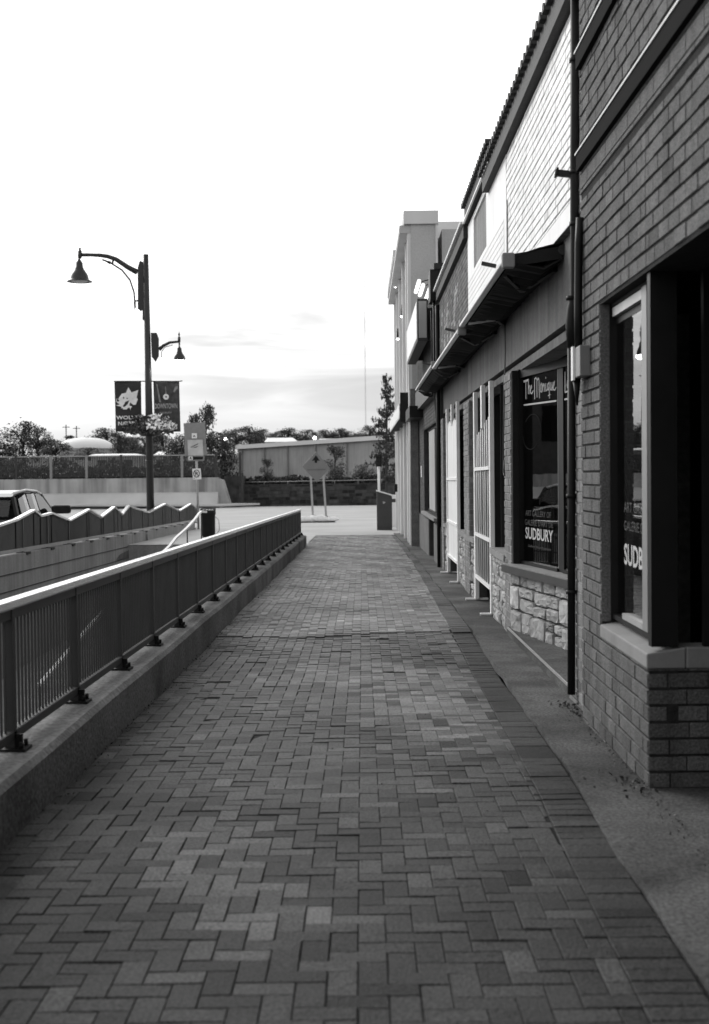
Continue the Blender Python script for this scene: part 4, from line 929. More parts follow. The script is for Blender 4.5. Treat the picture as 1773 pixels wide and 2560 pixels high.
sub('hatch', M['void'], b3, (MX + .12, MX + .2, 28.4, 30.5, -.6, .56)); sub('back_wall', M['void'], b3, (MX + .6, MX + .7, 26, 36, -.6, 3))
sub('body', M['b2mort'], b3, (2.4, 9, 25.95, 36.3, -.7, 5.6)); sub('fascia', M['dark'], b3, (MX - .14, MX, 26.3, 34.5, 3.25, 3.75))
sub('coping', M['tile'], b3, (1.5, 9, 25.96, 36.3, 5.72, 5.84)); sub('vent_box', M['black'], b3, (1.42, 1.6, 26.0, 26.7, 5.1, 5.72))
sub('notice', M['white'], b3, (MX - .006, MX, 34.2, 34.6, 1.5, 1.8))
sub('fallen_trim', M['black'], b3, (1.25, MX, 33.2, 36.2, 3.05, 3.35))
sg = thing('sign_box', 'projecting box sign with a pale face and three white tubes above', 'sign', (1.35, 30.5, 4.4))
mb = MB(); mb.box(1.22, 1.44, 27.5, 33.5, 4.44, 5.34); mb.build('case', M['dark'], sg, bevel=.01)
sub('face', M['sign'], sg, (1.205, 1.219, 27.56, 33.44, 4.5, 5.28)); sub('end_panel', M['shed'], sg, (1.25, 1.42, 27.485, 27.499, 4.5, 5.28), bevel=.004)
sub('bracket', M['dark'], sg, (1.44, 1.61, 28, 28.08, 4.5, 5.2), (1.44, 1.61, 33, 33.08, 4.5, 5.2))
for p, q in (((1048, 697), (1040, 735)), ((1058, 705), (1050, 745)), ((1076, 713), (1064, 755))):
    x = {1048: 1.24, 1058: 1.33, 1076: 1.46}[p[0]]; a, b = W(*p, x), W(*q, x); a.z = b.z = (a.z + b.z) / 2
    mb = MB(); mb.tube([a, b], .042, 8); t_ = mb.build('tube_lamp', mat('tube_lamp', .9, .4, .01, 2, emit=1.2), sg)
    mb = MB(); mb.beam(a + Vector((0, .2, 0)), (1.62, a.y + .2, a.z + .1), .02, .02); mb.build('arm', M['black'], t_)
# ---------------- pale tower building
TY0, TY1, TX = 36.6, 52., 1.36
tw = thing('tower_building', 'tall pale rendered building with a thick coping at the far end of the row', 'building', (2, 44, gz(44)))
T0 = D(1010, 528, TY0).z; T1 = D(1010, 561, TY0).z
hl = [(39, 41, .2, 2.5), (42.5, 44.5, .2, 2.5), (46, 48, .2, 2.5)]
mb = MB(); panel(mb, TX + .1, TX + .3, TY0, TY1, -.8, T1, hl); mb.box(TX + .3, D(1090, 700, TY0).x, TY0, TY0 + .2, -.8, T1); mb.build('wall', M['tower'], tw)
x1t = D(1097, 700, TY0).x; x0t = D(1009, 540, TY0).x
sub('coping', M['tower2'], tw, (x0t, x1t, TY0 - .08, TY0 + 6, T1 + .003, T0)); sub('corner_trim', M['tower2'], tw, (D(1090, 700, TY0).x - .001, x1t - .02, TY0 - .05, TY0 + .3, 4, T1))
mb = MB()
for y in (36.62, 38.2, 41.6, 45.2, 48.6, 51.6): mb.box(TX, TX + .099, y, y + .35, gz(y), T1 - .25)
mb.build('pilaster', M['tower2'], tw)
sub('cornice', M['tower'], tw, (TX - .22, TX + .099, TY0 + .02, TY1, T1 - .24, T1 - .02), (TX - .25, TX + .099, TY0 + 6.1, TY1, T1, T1 + .35))
for (a, b, c, d) in hl: window(a, b, c, d, TX + .2, tw, M['tower2'], ((a + b) / 2,), M['glass'])
sub('back_wall', M['void'], tw, (TX + .8, TX + .9, TY0 + .3, TY1, -.8, 3)); sub('body', M['tower'], tw, (TX + 1, 9, TY0 + .25, TY1, -.8, T1 - .1))
zr0, zr1 = D(1120, 563, 40).z, D(1120, 604, 40).z
sub('rear_block', M['tower'], tw, (x1t + .02, 8, 39.5, 46, 3, zr1)); sub('rear_coping', M['tower2'], tw, (x1t, 8.1, 39.4, 46, zr1 + .003, zr0))
sub('granite_pier', M['pilaster'], tw, (1.36, 1.58, 35.6, 36.55, gz(36), 3.95)); sub('letter_box', M['black'], tw, (TX - .12, TX + .05, 49.2, 49.6, .9, 1.2))
aw = thing('scalloped_awning', 'pale sloped awning with a dark underside on the far tower building', 'awning', (1.1, 43, 3.4))
mb = MB(); pr = [(TX + .1, 37.2, 4.05), (1.1, 37.2, 3.62), (1.1, 37.2, 3.58), (TX + .1, 37.2, 4.0)]; mb.prism(pr, (0, 12.3, 0)); mb.build('fabric', M['sheet'], aw)
mb = MB(); mb.box(1.1, 1.12, 37.2, 49.5, 3.3, 3.579)
for k in range(41): y = 37.2 + k * .3; mb.prism([(1.1, y + .15 + .14 * math.cos(a), 3.3 - .1 * math.sin(a)) for a in [j * math.pi / 6 for j in range(7)]], (.02, 0, 0))
mb.build('valance', M['sheet'], aw); sub('underside', M['awning'], aw, (1.13, TX + .09, 37.2, 49.5, 3.22, 3.5), (1.13, TX + .09, 37.18, 37.199, 3.1, 3.95))
for px, py, lab in ((1008, 790, 'nearer lower lit cylinder lamp on the tall pale facade'), (997, 846, 'farther lower lit cylinder lamp on the tall pale facade')):
    y = 41.9 if px == 1008 else 47.2; p = D(px, py, y); wlm = thing('wall_lamp', lab, 'wall lamp', p, 'cylinder lamps on the tower facade')
    mb = MB(); mb.tube([p, p + Vector((0, 0, .36))], .075, 12); mb.build('body', M['black'], wlm)
    mb = MB(); mb.lathe([(.085, -.001), (.08, -.04), (0, -.05)], p, 12); mb.build('lens', M['glow2'], wlm)
    mb = MB(); mb.beam(p + Vector((0, 0, .2)), (TX + .11, y, p.z + .2), .05, .05, (0, 1, 0)); mb.build('bracket', M['black'], wlm)
for px, py, lab in ((1004, 632, 'nearer upper flood lamp glowing under the tower cornice'), (995, 712, 'farther upper flood lamp glowing under the tower cornice')):
    y = 41.9 if px == 1004 else 47.2; p = D(px, py, y); p.x = TX - .06; wlm = thing('flood_lamp', lab, 'wall lamp', p, 'flood lamps under the tower cornice')
    mb = MB(); mb.lathe([(0, -.1), (.08, -.08), (.1, 0), (.08, .08), (0, .1)], p, 12); mb.build('bulb', M['glow2'], wlm)
    mb = MB(); mb.beam(p, (TX + .11, y, p.z), .05, .05, (0, 1, 0)); mb.build('bracket', M['black'], wlm)
# ================================================================== BACKGROUND
BZ = 125.
def B(px, py, d=BZ): return D(px, py, d)
rw = thing('retaining_wall', 'long pale stained concrete retaining wall behind the ramp', 'wall', B(250, 1262))
mb = MB(); a, b = B(-1300, 1195), B(546, 1197); zt = B(300, 1196).z
mb.box(a.x, b.x, BZ, BZ + .6, gz(BZ) - .1, zt); mb.build('wall_body', M['retain'], rw)
mb = MB(); z = B(300, 1236).z; mb.prism([(a.x, BZ - 1.6, gz(BZ) - .1), (a.x, BZ - .01, gz(BZ) - .1), (a.x, BZ - .01, z + .15), (a.x, BZ - .5, z)], (b.x - a.x, 0, 0)); mb.build('base_bench', M['berm'], rw)
mb = MB(); mb.prism([B(546, 1197), B(556, 1200), B(574, 1258), B(546, 1262)], (0, 2, 0)); mb.build('wing', M['retain'], rw)
ab = MB(); p = B(560, 1192, 128); ab.box(p.x, B(604, 1200, 128).x, 128, 133, gz(130) - .1, zt + .1); q = B(600, 1130, 127.5); ab.box(q.x - .12, q.x + .12, 127.4, 127.6, gz(128), q.z)
tag(ab.build('dark_underpass_gap', M['stonewall']), 'dark block for the unlit underpass mouth between the pale and the stone wall', 'dark_underpass_gap')  # solid block, its dark colour stands for the unlit underpass mouth; plus a post
fz0, fz1 = zt + .02, B(300, 1139).z
fe = thing('picket_fence', 'dark picket fence standing on the pale retaining wall', 'fence', (B(250, 1195).x, BZ + .2, zt))
px_ = [-420, -330, -240, -150, -60, 40, 127, 216, 303, 380, 455, 540]
xs_ = [B(p, 1195).x for p in px_]
for x in xs_: mb = MB(); mb.box(x - .12, x + .12, BZ + .08, BZ + .32, fz0, fz1 + .08); mb.build('post', M['signback'] if R.random() < .6 else M['dark'], fe)
for x, x2 in zip(xs_, xs_[1:]):
    mb = MB(); k = int((x2 - x - .24) / .17)
    for i in range(k): xx = x + .2 + i * (x2 - x - .3) / k; mb.box(xx, xx + .09, BZ + .17, BZ + .22, fz0 + .15, fz1 - .05)
    mb.build('picket_panel', M['dark'], fe)
    mb = MB(); mb.box(x + .12, x2 - .12, BZ + .13, BZ + .27, fz1 - .06, fz1 + .03); mb.build('top_rail', M['steel'], fe)
    mb = MB(); mb.box(x + .12, x2 - .12, BZ + .13, BZ + .27, fz0 + .02, fz0 + .14); mb.build('bottom_rail', M['black'], fe)
SW = 131.
sw = thing('stone_wall', 'dark stone retaining wall with a pale rail line facing the end of the street', 'wall', B(800, 1262, SW))
z1_ = B(800, 1212, SW).z; x0_, x1_ = B(603, 1262, SW).x, B(1130, 1262, SW).x
rgw = random.Random(4); mb = MB(); mb.box(x0_, x1_, SW + .02, SW + 1, gz(SW) - .2, z1_); mb.build('wall_body', M['stonegap'], sw)
mb = MB(); z = gz(SW) - .1
while z < z1_ - .1:
    x = x0_; h = rgw.uniform(.28, .42)
    while x < x1_:
        w_ = rgw.uniform(.5, 1.2); mb.box(x + .02, min(x + w_ - .02, x1_), SW - rgw.uniform(0, .08), SW + .019, z + .02, min(z + h - .02, z1_), rgw.uniform(.5, 1.6)); x += w_
    z += h
mb.build('masonry', mat('masonry_stone', .055, .9, .3, 2, spec=.1, tone=True), sw)
mb = MB(); mb.box(x0_, x1_, SW - .1, SW + .2, z1_ + .01, z1_ + .1); mb.build('coping', M['stonewall'], sw)
mb = MB(); mb.tube([(x0_, SW, z1_ + .35), (x1_, SW, z1_ + .5)], .035, 6)
k = x0_
while k < x1_: mb.tube([(k, SW, z1_), (k, SW, z1_ + .36 + .15 * (k - x0_) / (x1_ - x0_))], .025, 5); k += 2.4
mb.build('rail', M['steel'], sw)
# low verge in front of the walls
kb = MB(); kb.prism([B(-400, 1266, 122), B(560, 1266, 122), B(650, 1262, 126), B(-400, 1262, 124.6)], (0, 0, .16)); tag(kb.build('kerb', M['berm']), kind='structure')
# hillside
hl_ = MB(); vs, fs = [], []; NXh, NYh = 70, 40
def hz(x, y):
    t = min(1, max(0, (y - 150) / 130.)); t = t * t * (3 - 2 * t); base = .75 + 7.2 * t
    base += 1.6 * math.sin(x * .045 + 1) * t + .8 * math.sin(x * .13 + y * .05) * t + max(0, (y - 280)) * .01
    return base - (3.2 * t if x < -38 else 3.2 * t * max(0, min(1, (-14 - x) / 24)))
for j in range(NYh + 1):
    y = 132.3 + (520 - 132.3) * (j / NYh) ** 1.6
    for i in range(NXh + 1): x = -190 + 330 * i / NXh; vs.append((x, y, hz(x, y)))
    if j: fs += [((j - 1) * (NXh + 1) + i, (j - 1) * (NXh + 1) + i + 1, j * (NXh + 1) + i + 1, j * (NXh + 1) + i) for i in range(NXh)]
hl_.add(vs, fs, 1, True); tag(hl_.build('hillside', M['hill'], base=(0, 0, 0)), kind='structure')
# long low shed above the stone wall
sb = thing('long_shed', 'long low pale shed with a bright roof edge above the stone wall', 'building', B(800, 1190, 150))
pl, pr_ = B(595, 1123, 160), B(1120, 1089, 140)
mb = MB(); fr = [Vector((pl.x, pl.y, .4)), Vector((pr_.x, pr_.y, .4)), pr_, pl]; mb.prism(fr, (0, 14, 0)); mb.build('wall', M['shed'], sb)
mb = MB(); o = Vector((0, -.35, 0)); h = Vector((0, 0, .5)); mb.prism([pl + o - Vector((.3, 0, 0)), pr_ + o, pr_ + o + h, pl + o + h - Vector((.3, 0, 0))], (0, 14.6, 0)); mb.build('roof', M['roofw'], sb)
for f_ in (.02, .14, .26, .4, .55, .7, .85):
    p = pl.lerp(pr_, f_) + Vector((0, -.14, 0)); mb = MB(); mb.box(p.x - .07, p.x + .07, p.y - .1, p.y + .13, .4, p.z - .05); mb.build('column', M['signback'], sb)
# white houses and dome on the hill
def house(name, label, x0, x1, y0, y1, y2, d, deep=9):
    h = thing(name, label, 'building', B((x0 + x1) / 2, y2, d)); a, b = B(x0, y1, d), B(x1, y1, d); zb_ = B(x0, y2, d).z - 3; zt_ = B(x0, y0, d).z
    mb = MB(); mb.box(a.x + .3, b.x - .3, d + .3, d + deep, zb_, a.z); mb.build('wall', M['shed'], h)
    mb = MB(); e = (b.x - a.x) * .12; mb.add([(a.x, d, a.z), (b.x, d, a.z), (b.x, d + deep + .3, a.z), (a.x, d + deep + .3, a.z), (a.x + e * .3, d + deep / 2, zt_), (b.x - e * 1.6, d + deep / 2, zt_)], [(3, 2, 1, 0), (0, 1, 5, 4), (2, 3, 4, 5), (1, 2, 5), (3, 0, 4)]); mb.build('roof', M['roofw'], h)
    mb = MB(); [mb.box(a.x + (b.x - a.x) * f - .5, a.x + (b.x - a.x) * f + .5, d + .24, d + .31, a.z - 1.6, a.z - .5) for f in (.25, .5, .75)]; mb.build('window', M['dark'], h)
house('hill_house', 'wide white roofed house among trees above the shed', 661, 745, 1093, 1105, 1109, 230)
house('hill_house', 'small grey house right of the wide white roof on the hill', 795, 842, 1095, 1104, 1110, 225)
house('hill_house', 'white roofed house directly behind the dark wolf banner', 288, 330, 1082, 1093, 1098, 260)
house('low_shed', 'pale low shed behind the picket fence left of the lamp pole', 220, 352, 1134, 1139, 1144, 140, 6)
house('low_shed', 'pale low shed behind the fence right of the lamp pole', 384, 425, 1128, 1137, 1146, 142, 6)
dm = thing('dome_roof', 'shallow white dome roof among trees behind the picket fence', 'dome', B(215, 1122, 200))
mb = MB(); c = B(215, 1122, 205); vs, fs = [], []; A, Bn = 28, 8; hh = B(215, 1094, 205).z - c.z; ww = 70 * 205 / F
for j in range(Bn + 1):
    t = j / Bn * math.pi / 2
    for i in range(A): a = i * 2 * math.pi / A; vs.append((c.x + ww * math.cos(t) ** .8 * math.cos(a), c.y + ww * .9 * math.cos(t) ** .8 * math.sin(a), c.z + hh * math.sin(t)))
fs = [(j * A + i, j * A + (i + 1) % A, (j + 1) * A + (i + 1) % A, (j + 1) * A + i) for j in range(Bn) for i in range(A)]
mb.add(vs, fs, 1, True); mb.build('shell', M['roofw'], dm); mb = MB(); mb.lathe([(ww * .93, -4), (ww * .93, .05)], c, 28); mb.build('wall', M['shed'], dm)
fb_ = thing('brick_warehouse', 'dark brick warehouse above the far left end of the pale retaining wall', 'building', (-62, 135, 1))
mb = MB(); mb.box(-86, -47, 129, 150, -1.5, 15); mb.build('wall', M['b3brick'], fb_)
mb = MB(); mb.box(-86.2, -46.8, 128.8, 150.2, 15.002, 15.5); mb.build('roof', M['tile'], fb_)
for i in range(8): mb = MB(); x = -84 + i * 4.6; mb.box(x, x + 1.8, 128.9, 128.99, 5, 9); mb.build('window', M['void'], fb_)
# lamps on the hill, poles, mast
for px, py, lab in ((563, 1097, 'distant globe lamp left of the white roofed house'), (787, 1095, 'distant globe lamp right of the white roofed house'), (830, 1102, 'largest distant globe lamp above the shed roof')):
    p = B(px, py, 215); hlmp = thing('globe_lamp', lab, 'street lamp', (p.x, 215, hz(p.x, 215)), 'globe lamps on the hill')
    mb = MB(); mb.lathe([(0, -.28), (.2, -.2), (.28, 0), (.2, .2), (0, .28)], p, 12); mb.build('globe', M['glow2'], hlmp)
    mb = MB(); mb.tube([(p.x, 215, hz(p.x, 215) - .3), p], .06, 6); mb.build('pole', M['dark'], hlmp)
for px, py, lab in ((165, 1062, 'taller left utility pole on the skyline'), (191, 1065, 'shorter right utility pole on the skyline')):
    p = B(px, py, 290); up_ = thing('utility_pole', lab, 'utility pole', (p.x, 290, hz(p.x, 290)), 'utility poles on the skyline')
    mb = MB(); mb.tube([(p.x, 290, hz(p.x, 290) - .5), p], .13, 6); mb.build('pole', M['bark'], up_)
    mb = MB(); mb.box(p.x - .8, p.x + .8, 289.9, 290.1, p.z - .6, p.z - .45); mb.build('crossarm', M['bark'], up_)
mt = thing('radio_mast', 'very tall thin pale radio mast on the horizon', 'mast', (B(911, 1090, 600).x, 600, 3))
p = B(910, 640, 600); mb = MB()
for k in range(3): a = k * 2.09; mb.tube([(p.x + .22 * math.cos(a), 600 + .22 * math.sin(a), 2), (p.x + .2 * math.cos(a), 600 + .2 * math.sin(a), p.z)], .055, 5)
zz_ = 3.
while zz_ < p.z - 2: mb.beam((p.x - .2, 599.9, zz_), (p.x + .2, 599.9, zz_ + 1.2), .06, .06, (0, 1, 0)); zz_ += 1.2
mb.build('lattice', M['mastm'], mt)
# ------------------------------------------------------------------ trees
def make_tree(name, seed, n, mleaf, lobes, size, trunk=.2, cone=False):
    """unit tree, 1 m tall, 1 m wide, base at origin; crown of many small leaf clumps"""
    rg = random.Random(seed); t = bpy.data.objects.new(name, None); COL.objects.link(t)
    tk = MB(); tk.tube([(0, 0, -.03), (rg.uniform(-.01, .01), 0, trunk), (rg.uniform(-.03, .03), rg.uniform(-.03, .03), .62), (rg.uniform(-.03, .03), 0, .9)], [.03, .024, .014, .004], 8)
    cr = MB()
    if cone:
        z = .12
        while z < .99:
            L_ = (.5 * (1 - z) ** .75 + .03) * rg.uniform(.55, 1.2); a = rg.uniform(0, 6.28)
            p = Vector((0, 0, z)); q = Vector((math.cos(a) * L_, math.sin(a) * L_, z + rg.uniform(-.02, .05)))
            tk.tube([p, q], [.006, .002], 4)
            for s in range(int(10 + 60 * L_)):
                f = rg.uniform(.15, 1.); c = p.lerp(q, f) + Vector((rg.gauss(0, .02), rg.gauss(0, .02), rg.gauss(-.004, .012)))
                cards(cr, [(c, rg.uniform(.6, 1.3))], size, rg, lambda: rg.uniform(.5, 1.5))
            z += rg.uniform(.006, .014)
    else:
        bl = []
        for k in range(lobes):
            a = rg.uniform(0, 6.28); h = rg.uniform(.1, .9); r = .38 * math.sin(min(1, max(.15, (h + .1) / 1.05)) * math.pi) ** .6 * rg.uniform(.25, 1.)
            s = rg.uniform(.12, .22) * (1.25 - h * .5); c = Vector((math.cos(a) * r, math.sin(a) * r, h)); bl.append((c, s))
            tk.tube([(0, 0, max(trunk, h - .3)), c.lerp(Vector((0, 0, h)), .5) - Vector((0, 0, .06)), c], [.012, .007, .003], 5)
        for k in range(n):
            c, s = rg.choice(bl); d = Vector((rg.gauss(0, 1), rg.gauss(0, 1), rg.gauss(0, .85))).normalized() * s * rg.random() ** .38
            if rg.random() < .08: d *= 1.35
            cl = .75 + .5 * ((hash((round(c.x * 50), round(c.z * 50))) % 100) / 100)
            cards(cr, [(c + d, rg.uniform(.55, 1.4))], size, rg, lambda: cl * rg.uniform(.6, 1.4))
    tk.build('trunk', M['bark'], t); cr.build('crown', mleaf, t)
    return t
prot = [make_tree('leafy_tree', 1, 2600, M['leaf'], 22, .024), make_tree('leafy_tree', 2, 2600, M['leaf2'], 30, .022, .12), make_tree('leafy_tree', 3, 2200, M['leaf'], 16, .026, .25), make_tree('leafy_tree', 9, 3200, M['leaf2'], 38, .02, .1)]
used = [False] * 4
def place(k, px, pt_, pbm, wpx, d, label, grp='trees on the hillside', name=None, z=None):
    o = prot[k] if not used[k] else copy_tree(prot[k]); used[k] = True
    if d > 200: pbm += 9; wpx *= 1.3
    p = B(px, pbm, d); q = B(px, pt_, d); H = q.z - p.z; Wd = wpx * d / F
    o.location = (p.x, d, p.z); o.scale = (Wd / .8, Wd / .8, H / 1.0); o.rotation_euler = (0, 0, R.uniform(0, 6.28)); tag(o, label, 'tree', grp)
    if name: o.name = name
    return o
spots = [(0, 95, 1062, 1150, 74, 160, 'leafy tree at the left edge above the fence'), (1, 60, 1050, 1160, 110, 170, 'tall tree behind the leafy tree at the left edge'), (3, -20, 1070, 1160, 150, 165, 'broad tree beyond the left end of the fence'),
         (1, 266, 1068, 1118, 76, 235, 'round dark tree behind the white dome'), (3, 301, 1080, 1140, 66, 190, 'dark tree right of the white dome'), (0, 140, 1100, 1150, 90, 155, 'low tree left of the white dome'), (2, 181, 1088, 1108, 40, 280, 'small tree beneath the utility poles'), (3, 222, 1118, 1150, 90, 150, 'low bushy tree in front of the white dome'),
         (0, 362, 1088, 1152, 86, 170, 'leafy tree directly behind the lamp pole'), (2, 410, 1082, 1160, 96, 160, 'loose tree right of the lamp pole'), (3, 335, 1098, 1150, 70, 150, 'low dark tree under the wolf banner'), (1, 440, 1100, 1200, 90, 138, 'dark tree behind the grey sign board'),
         (2, 487, 1033, 1150, 46, 140, 'narrow loose tree top rising above the sign board'), (2, 515, 1008, 1200, 70, 137, 'tallest loose tree right of the sign board'), (3, 528, 1075, 1262, 130, 133.5, 'big dark bushy tree at the end of the pale retaining wall'), (1, 560, 1090, 1225, 96, 136, 'dark tree beside the left end of the shed'), (0, 590, 1068, 1110, 70, 215, 'tree above the left end of the shed'),
         (1, 625, 1064, 1112, 66, 240, 'pointed tree left of the white roofed house'), (3, 655, 1072, 1112, 50, 250, 'dark tree touching the white roofed house'), (0, 690, 1078, 1100, 44, 265, 'low tree just behind the white roofed house'), (1, 722, 1068, 1104, 52, 262, 'flat topped tree behind the white roofed house'), (3, 765, 1073, 1108, 56, 262, 'dark round tree between the two hill houses'), (0, 742, 1082, 1110, 60, 270, 'low tree behind the flat topped tree'),
         (1, 815, 1073, 1106, 56, 255, 'dark tree above the small grey house'), (3, 852, 1070, 1108, 60, 255, 'round dark tree right of the small grey house'), (0, 885, 1082, 1112, 56, 262, 'low tree at the right end of the ridge'), (1, 925, 1062, 1110, 70, 200, 'dark tree left of the tall pine'), (3, 905, 1085, 1120, 60, 230, 'low dark tree behind the shed roof near the pine'), (0, 990, 1080, 1150, 80, 180, 'tree seen under the far awning'), (1, 1040, 1060, 1150, 110, 190, 'tree hidden mostly by the shop row'),
         (2, 575, 1082, 1112, 50, 255, 'slim loose tree left of the pointed tree'), (0, 640, 1076, 1112, 44, 245, 'low tree between the pointed tree and the white roof'), (3, 788, 1080, 1108, 46, 268, 'small tree by the right hill lamp'), (1, 835, 1080, 1108, 44, 266, 'small dark tree above the hill lamp over the shed'), (0, 868, 1076, 1110, 50, 258, 'leafy tree between the round dark ridge trees'), (2, 705, 1074, 1104, 40, 272, 'loose thin tree over the white roofed house'), (1, 245, 1086, 1120, 60, 250, 'dark tree low behind the dome left of the round tree'), (3, 130, 1098, 1130, 70, 240, 'dark tree left of the utility poles'), (0, 205, 1096, 1120, 50, 270, 'low tree right of the utility poles'), (3, 318, 1092, 1135, 60, 230, 'dark tree between the dome and the lamp pole'), (1, 385, 1086, 1140, 60, 225, 'dark distant tree right behind the lamp pole'), (0, 455, 1082, 1150, 60, 220, 'distant tree left behind the sign board')]
for s in spots: place(*s)
place(2, 838, 1112, 1204, 70, 132.6, 'pale bushy tree growing in front of the shed by the diamond sign', 'trees by the stone wall')
place(2, 668, 1146, 1202, 40, 132.4, 'small pale sapling in front of the shed', 'trees by the stone wall')
place(0, 905, 1160, 1210, 60, 132.8, 'low shrubby tree on the stone wall left of the pine', 'trees by the stone wall')
pn = make_tree('pine_tree', 21, 0, M['leaf2'], 0, .022, .2, True)
p = B(968, 1240, 118); q = B(968, 938, 118); pn.location = (p.x, 118, p.z); Wd = 118 * 135 / F; pn.scale = (Wd, Wd, q.z - p.z); tag(pn, 'tall ragged pine beside the far end of the shop row', 'tree')
# undergrowth on top of the walls
ug = MB(); pts = []
for k in range(5200):
    f = R.random(); px = 604 + 400 * f; d = 131.6 + R.random() * 1.6; b_ = B(px, 1210, d); hgt = (.35 + .55 * (.5 + .5 * math.sin(px * .045) * math.sin(px * .017 + 1))) * 1.1
    pts.append((b_ + Vector((0, 0, R.uniform(-.3, hgt))), R.uniform(.6, 1.4)))
cards(ug, pts, .15, R, lambda: R.uniform(.5, 1.4)); tag(ug.build('undergrowth', M['leaf2']), 'dark undergrowth along the top of the stone wall', 'undergrowth', kind='stuff')
ug = MB(); pts = []
for k in range(6500):
    px = -380 + 930 * R.random(); d = BZ + .7 + R.random() * 5; b_ = B(px, 1190, d); pts.append((b_ + Vector((0, 0, R.uniform(-.3, 1.7) * (.75 + .25 * math.sin(px * .05)))), R.uniform(.6, 1.5)))
cards(ug, pts, .2, R, lambda: R.uniform(.5, 1.5)); tag(ug.build('shrubbery', M['leaf']), 'dark shrubbery behind the picket fence', 'shrubbery', kind='stuff')
# dead leaves and litter
lf = MB(); pts = []
for c, n, s in ((G(1420, 1772), 40, .05), (G(1448, 1795), 14, .05), (G(1575, 1965), 34, .08), (G(1600, 1985), 12, .05), (G(955, 1606), 3, .03), (G(725, 1432), 4, .1), (G(650, 1500), 6, .2)):
    for k in range(n): pts.append((c + Vector((R.gauss(0, s), R.gauss(0, s * 1.5), R.uniform(.01, .04))), R.uniform(.6, 1.4)))
for k in range(60): y = R.uniform(5, 30); pts.append((Vector((KX + abs(R.gauss(0, .05)) + .01, y, gz(y) + .012)), R.uniform(.3, .9)))
cards(lf, pts, .014, R, lambda: R.uniform(.3, 1.3)); pts = []
for k in range(420):
    y = R.uniform(4.6, 9.3); pts.append((Vector((1.5 - abs(R.gauss(0, .045)), y, gz(y) + .012)), R.uniform(.4, 1.2)))
for k in range(500):
    y = R.uniform(5, 40); pts.append((Vector((lerp(EDGE, y) + R.gauss(.01, .02), y, gz(y) + .012)), R.uniform(.3, 1.)))
for k in range(900):
    y = R.uniform(4.5, 36); pts.append((Vector((KX + abs(R.gauss(0, .035)) + .01, y, gz(y) + .008)), R.uniform(.4, 1.4)))
for k in range(160): y = R.uniform(3.5, 26); pts.append((Vector((R.uniform(KX, 1.1), y, gz(y) + .01)), R.uniform(.4, 1.)))
cards(lf, pts, .008, R, lambda: R.uniform(.2, 1.5)); tag(lf.build('fallen_leaves', M['leaf']), 'dead leaves along the wall foot and parapet', 'leaves', kind='stuff')
# ================================================================== LIGHT, SKY, CAMERA
w = bpy.data.worlds.new('World'); S.world = w; w.use_nodes = True
n, l = w.node_tree.nodes, w.node_tree.links; bg = n['Background']
EL, AZ = math.radians(30), math.radians(-38)          # azimuth from +Y towards +X
sky = n.new('ShaderNodeTexSky'); sky.sky_type = 'NISHITA'; sky.sun_disc = False; sky.sun_elevation = EL; sky.sun_rotation = AZ; sky.dust_density = 4; sky.air_density = 1.5
bw = n.new('ShaderNodeRGBToBW'); l.new(sky.outputs[0], bw.inputs[0])
def mth(op, a, b):
    t = n.new('ShaderNodeMath'); t.operation = op
    for i, q in enumerate((a, b)):
        if isinstance(q, (int, float)): t.inputs[i].default_value = q
        else: l.new(q, t.inputs[i])
    return t.outputs[0]
soft = mth('MULTIPLY', mth('POWER', bw.outputs[0], .6), SKYK)
tc = n.new('ShaderNodeTexCoord'); mp = n.new('ShaderNodeMapping'); mp.inputs['Scale'].default_value = (1.3, 1.3, 11); mp.inputs['Rotation'].default_value = (0, math.radians(-6), 0); l.new(tc.outputs['Generated'], mp.inputs[0])
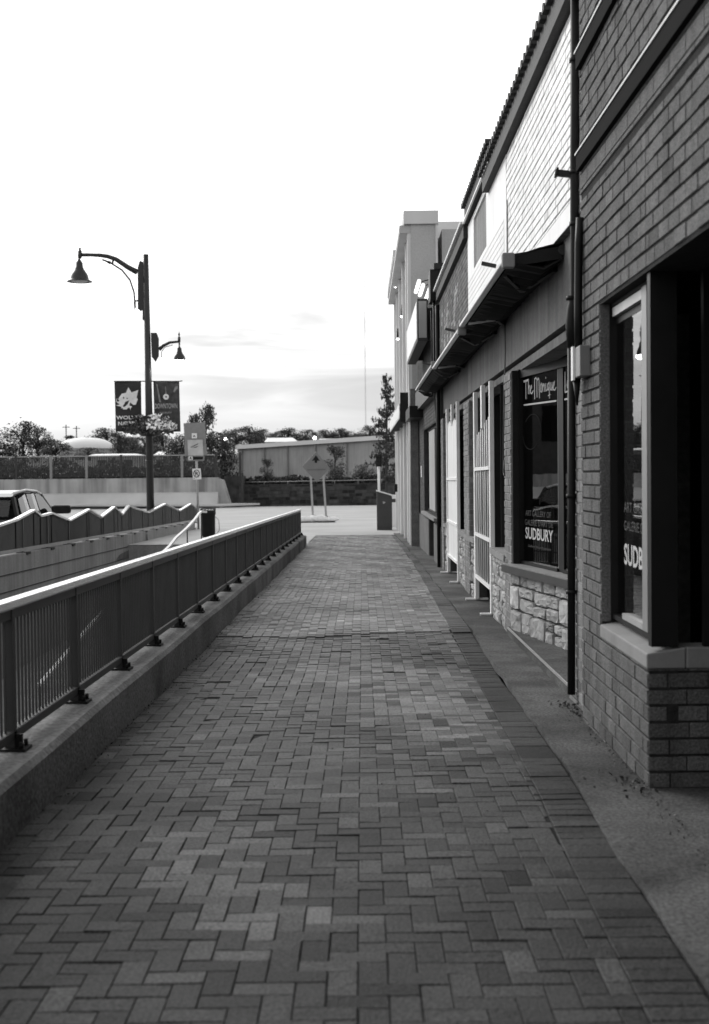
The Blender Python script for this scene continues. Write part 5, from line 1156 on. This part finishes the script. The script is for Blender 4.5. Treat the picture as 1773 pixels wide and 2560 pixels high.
nz = n.new('ShaderNodeTexNoise'); nz.inputs['Scale'].default_value = 2.2; nz.inputs['Detail'].default_value = 5; nz.inputs['Roughness'].default_value = .55; nz.inputs['Distortion'].default_value = .6; l.new(mp.outputs[0], nz.inputs[0])
sx = n.new('ShaderNodeSeparateXYZ'); l.new(tc.outputs['Generated'], sx.inputs[0])
def mr(f, a, b, c, d):
    t = n.new('ShaderNodeMapRange'); t.interpolation_type = 'SMOOTHSTEP'; l.new(f, t.inputs[0])
    for i, q in enumerate((a, b, c, d)): t.inputs[i + 1].default_value = q
    return t.outputs[0]
band = mth('MULTIPLY', mr(sx.outputs['Z'], .02, .1, .25, 1), mr(sx.outputs['Z'], .1, .22, 1, .22))
cl = mth('SUBTRACT', 1, mth('MULTIPLY', mth('MULTIPLY', mr(nz.outputs['Fac'], .38, .64, 0, 1), band), CLD))
tot = mth('MULTIPLY', mth('MULTIPLY', soft, cl), mr(sx.outputs['Z'], .03, .3, HZ, 1.))
l.new(tot, bg.inputs['Color']); bg.inputs['Strength'].default_value = .1
sl = bpy.data.lights.new('sun', 'SUN'); sl.energy = SUNE; sl.angle = math.radians(18); sl.color = (1, .985, .96)
so = bpy.data.objects.new('sun', sl); COL.objects.link(so)
sdv = Vector((math.sin(AZ) * math.cos(EL), math.cos(AZ) * math.cos(EL), math.sin(EL))); so.rotation_euler = sdv.to_track_quat('Z', 'Y').to_euler(); so.location = sdv * 50
cd = bpy.data.cameras.new('camera'); co = bpy.data.objects.new('camera', cd); COL.objects.link(co); S.camera = co
cd.sensor_fit = 'HORIZONTAL'; cd.sensor_width = 36; cd.lens = 36 * F / PW; cd.clip_start = .1; cd.clip_end = 2000
cd.dof.use_dof = True; cd.dof.focus_distance = 14.5; cd.dof.aperture_fstop = 4.2
mw = Matrix.Identity(4)
for i in range(3): mw[0][i], mw[1][i], mw[2][i] = xc[i], yc[i], zc[i]
mw.translation = CAM; co.matrix_world = mw
v = S.view_settings; v.view_transform = 'Standard'; v.look = 'None'; v.exposure = EXPO; v.gamma = 1
S.cycles.max_bounces = 6; S.cycles.transparent_max_bounces = 8; S.cycles.use_denoising = True
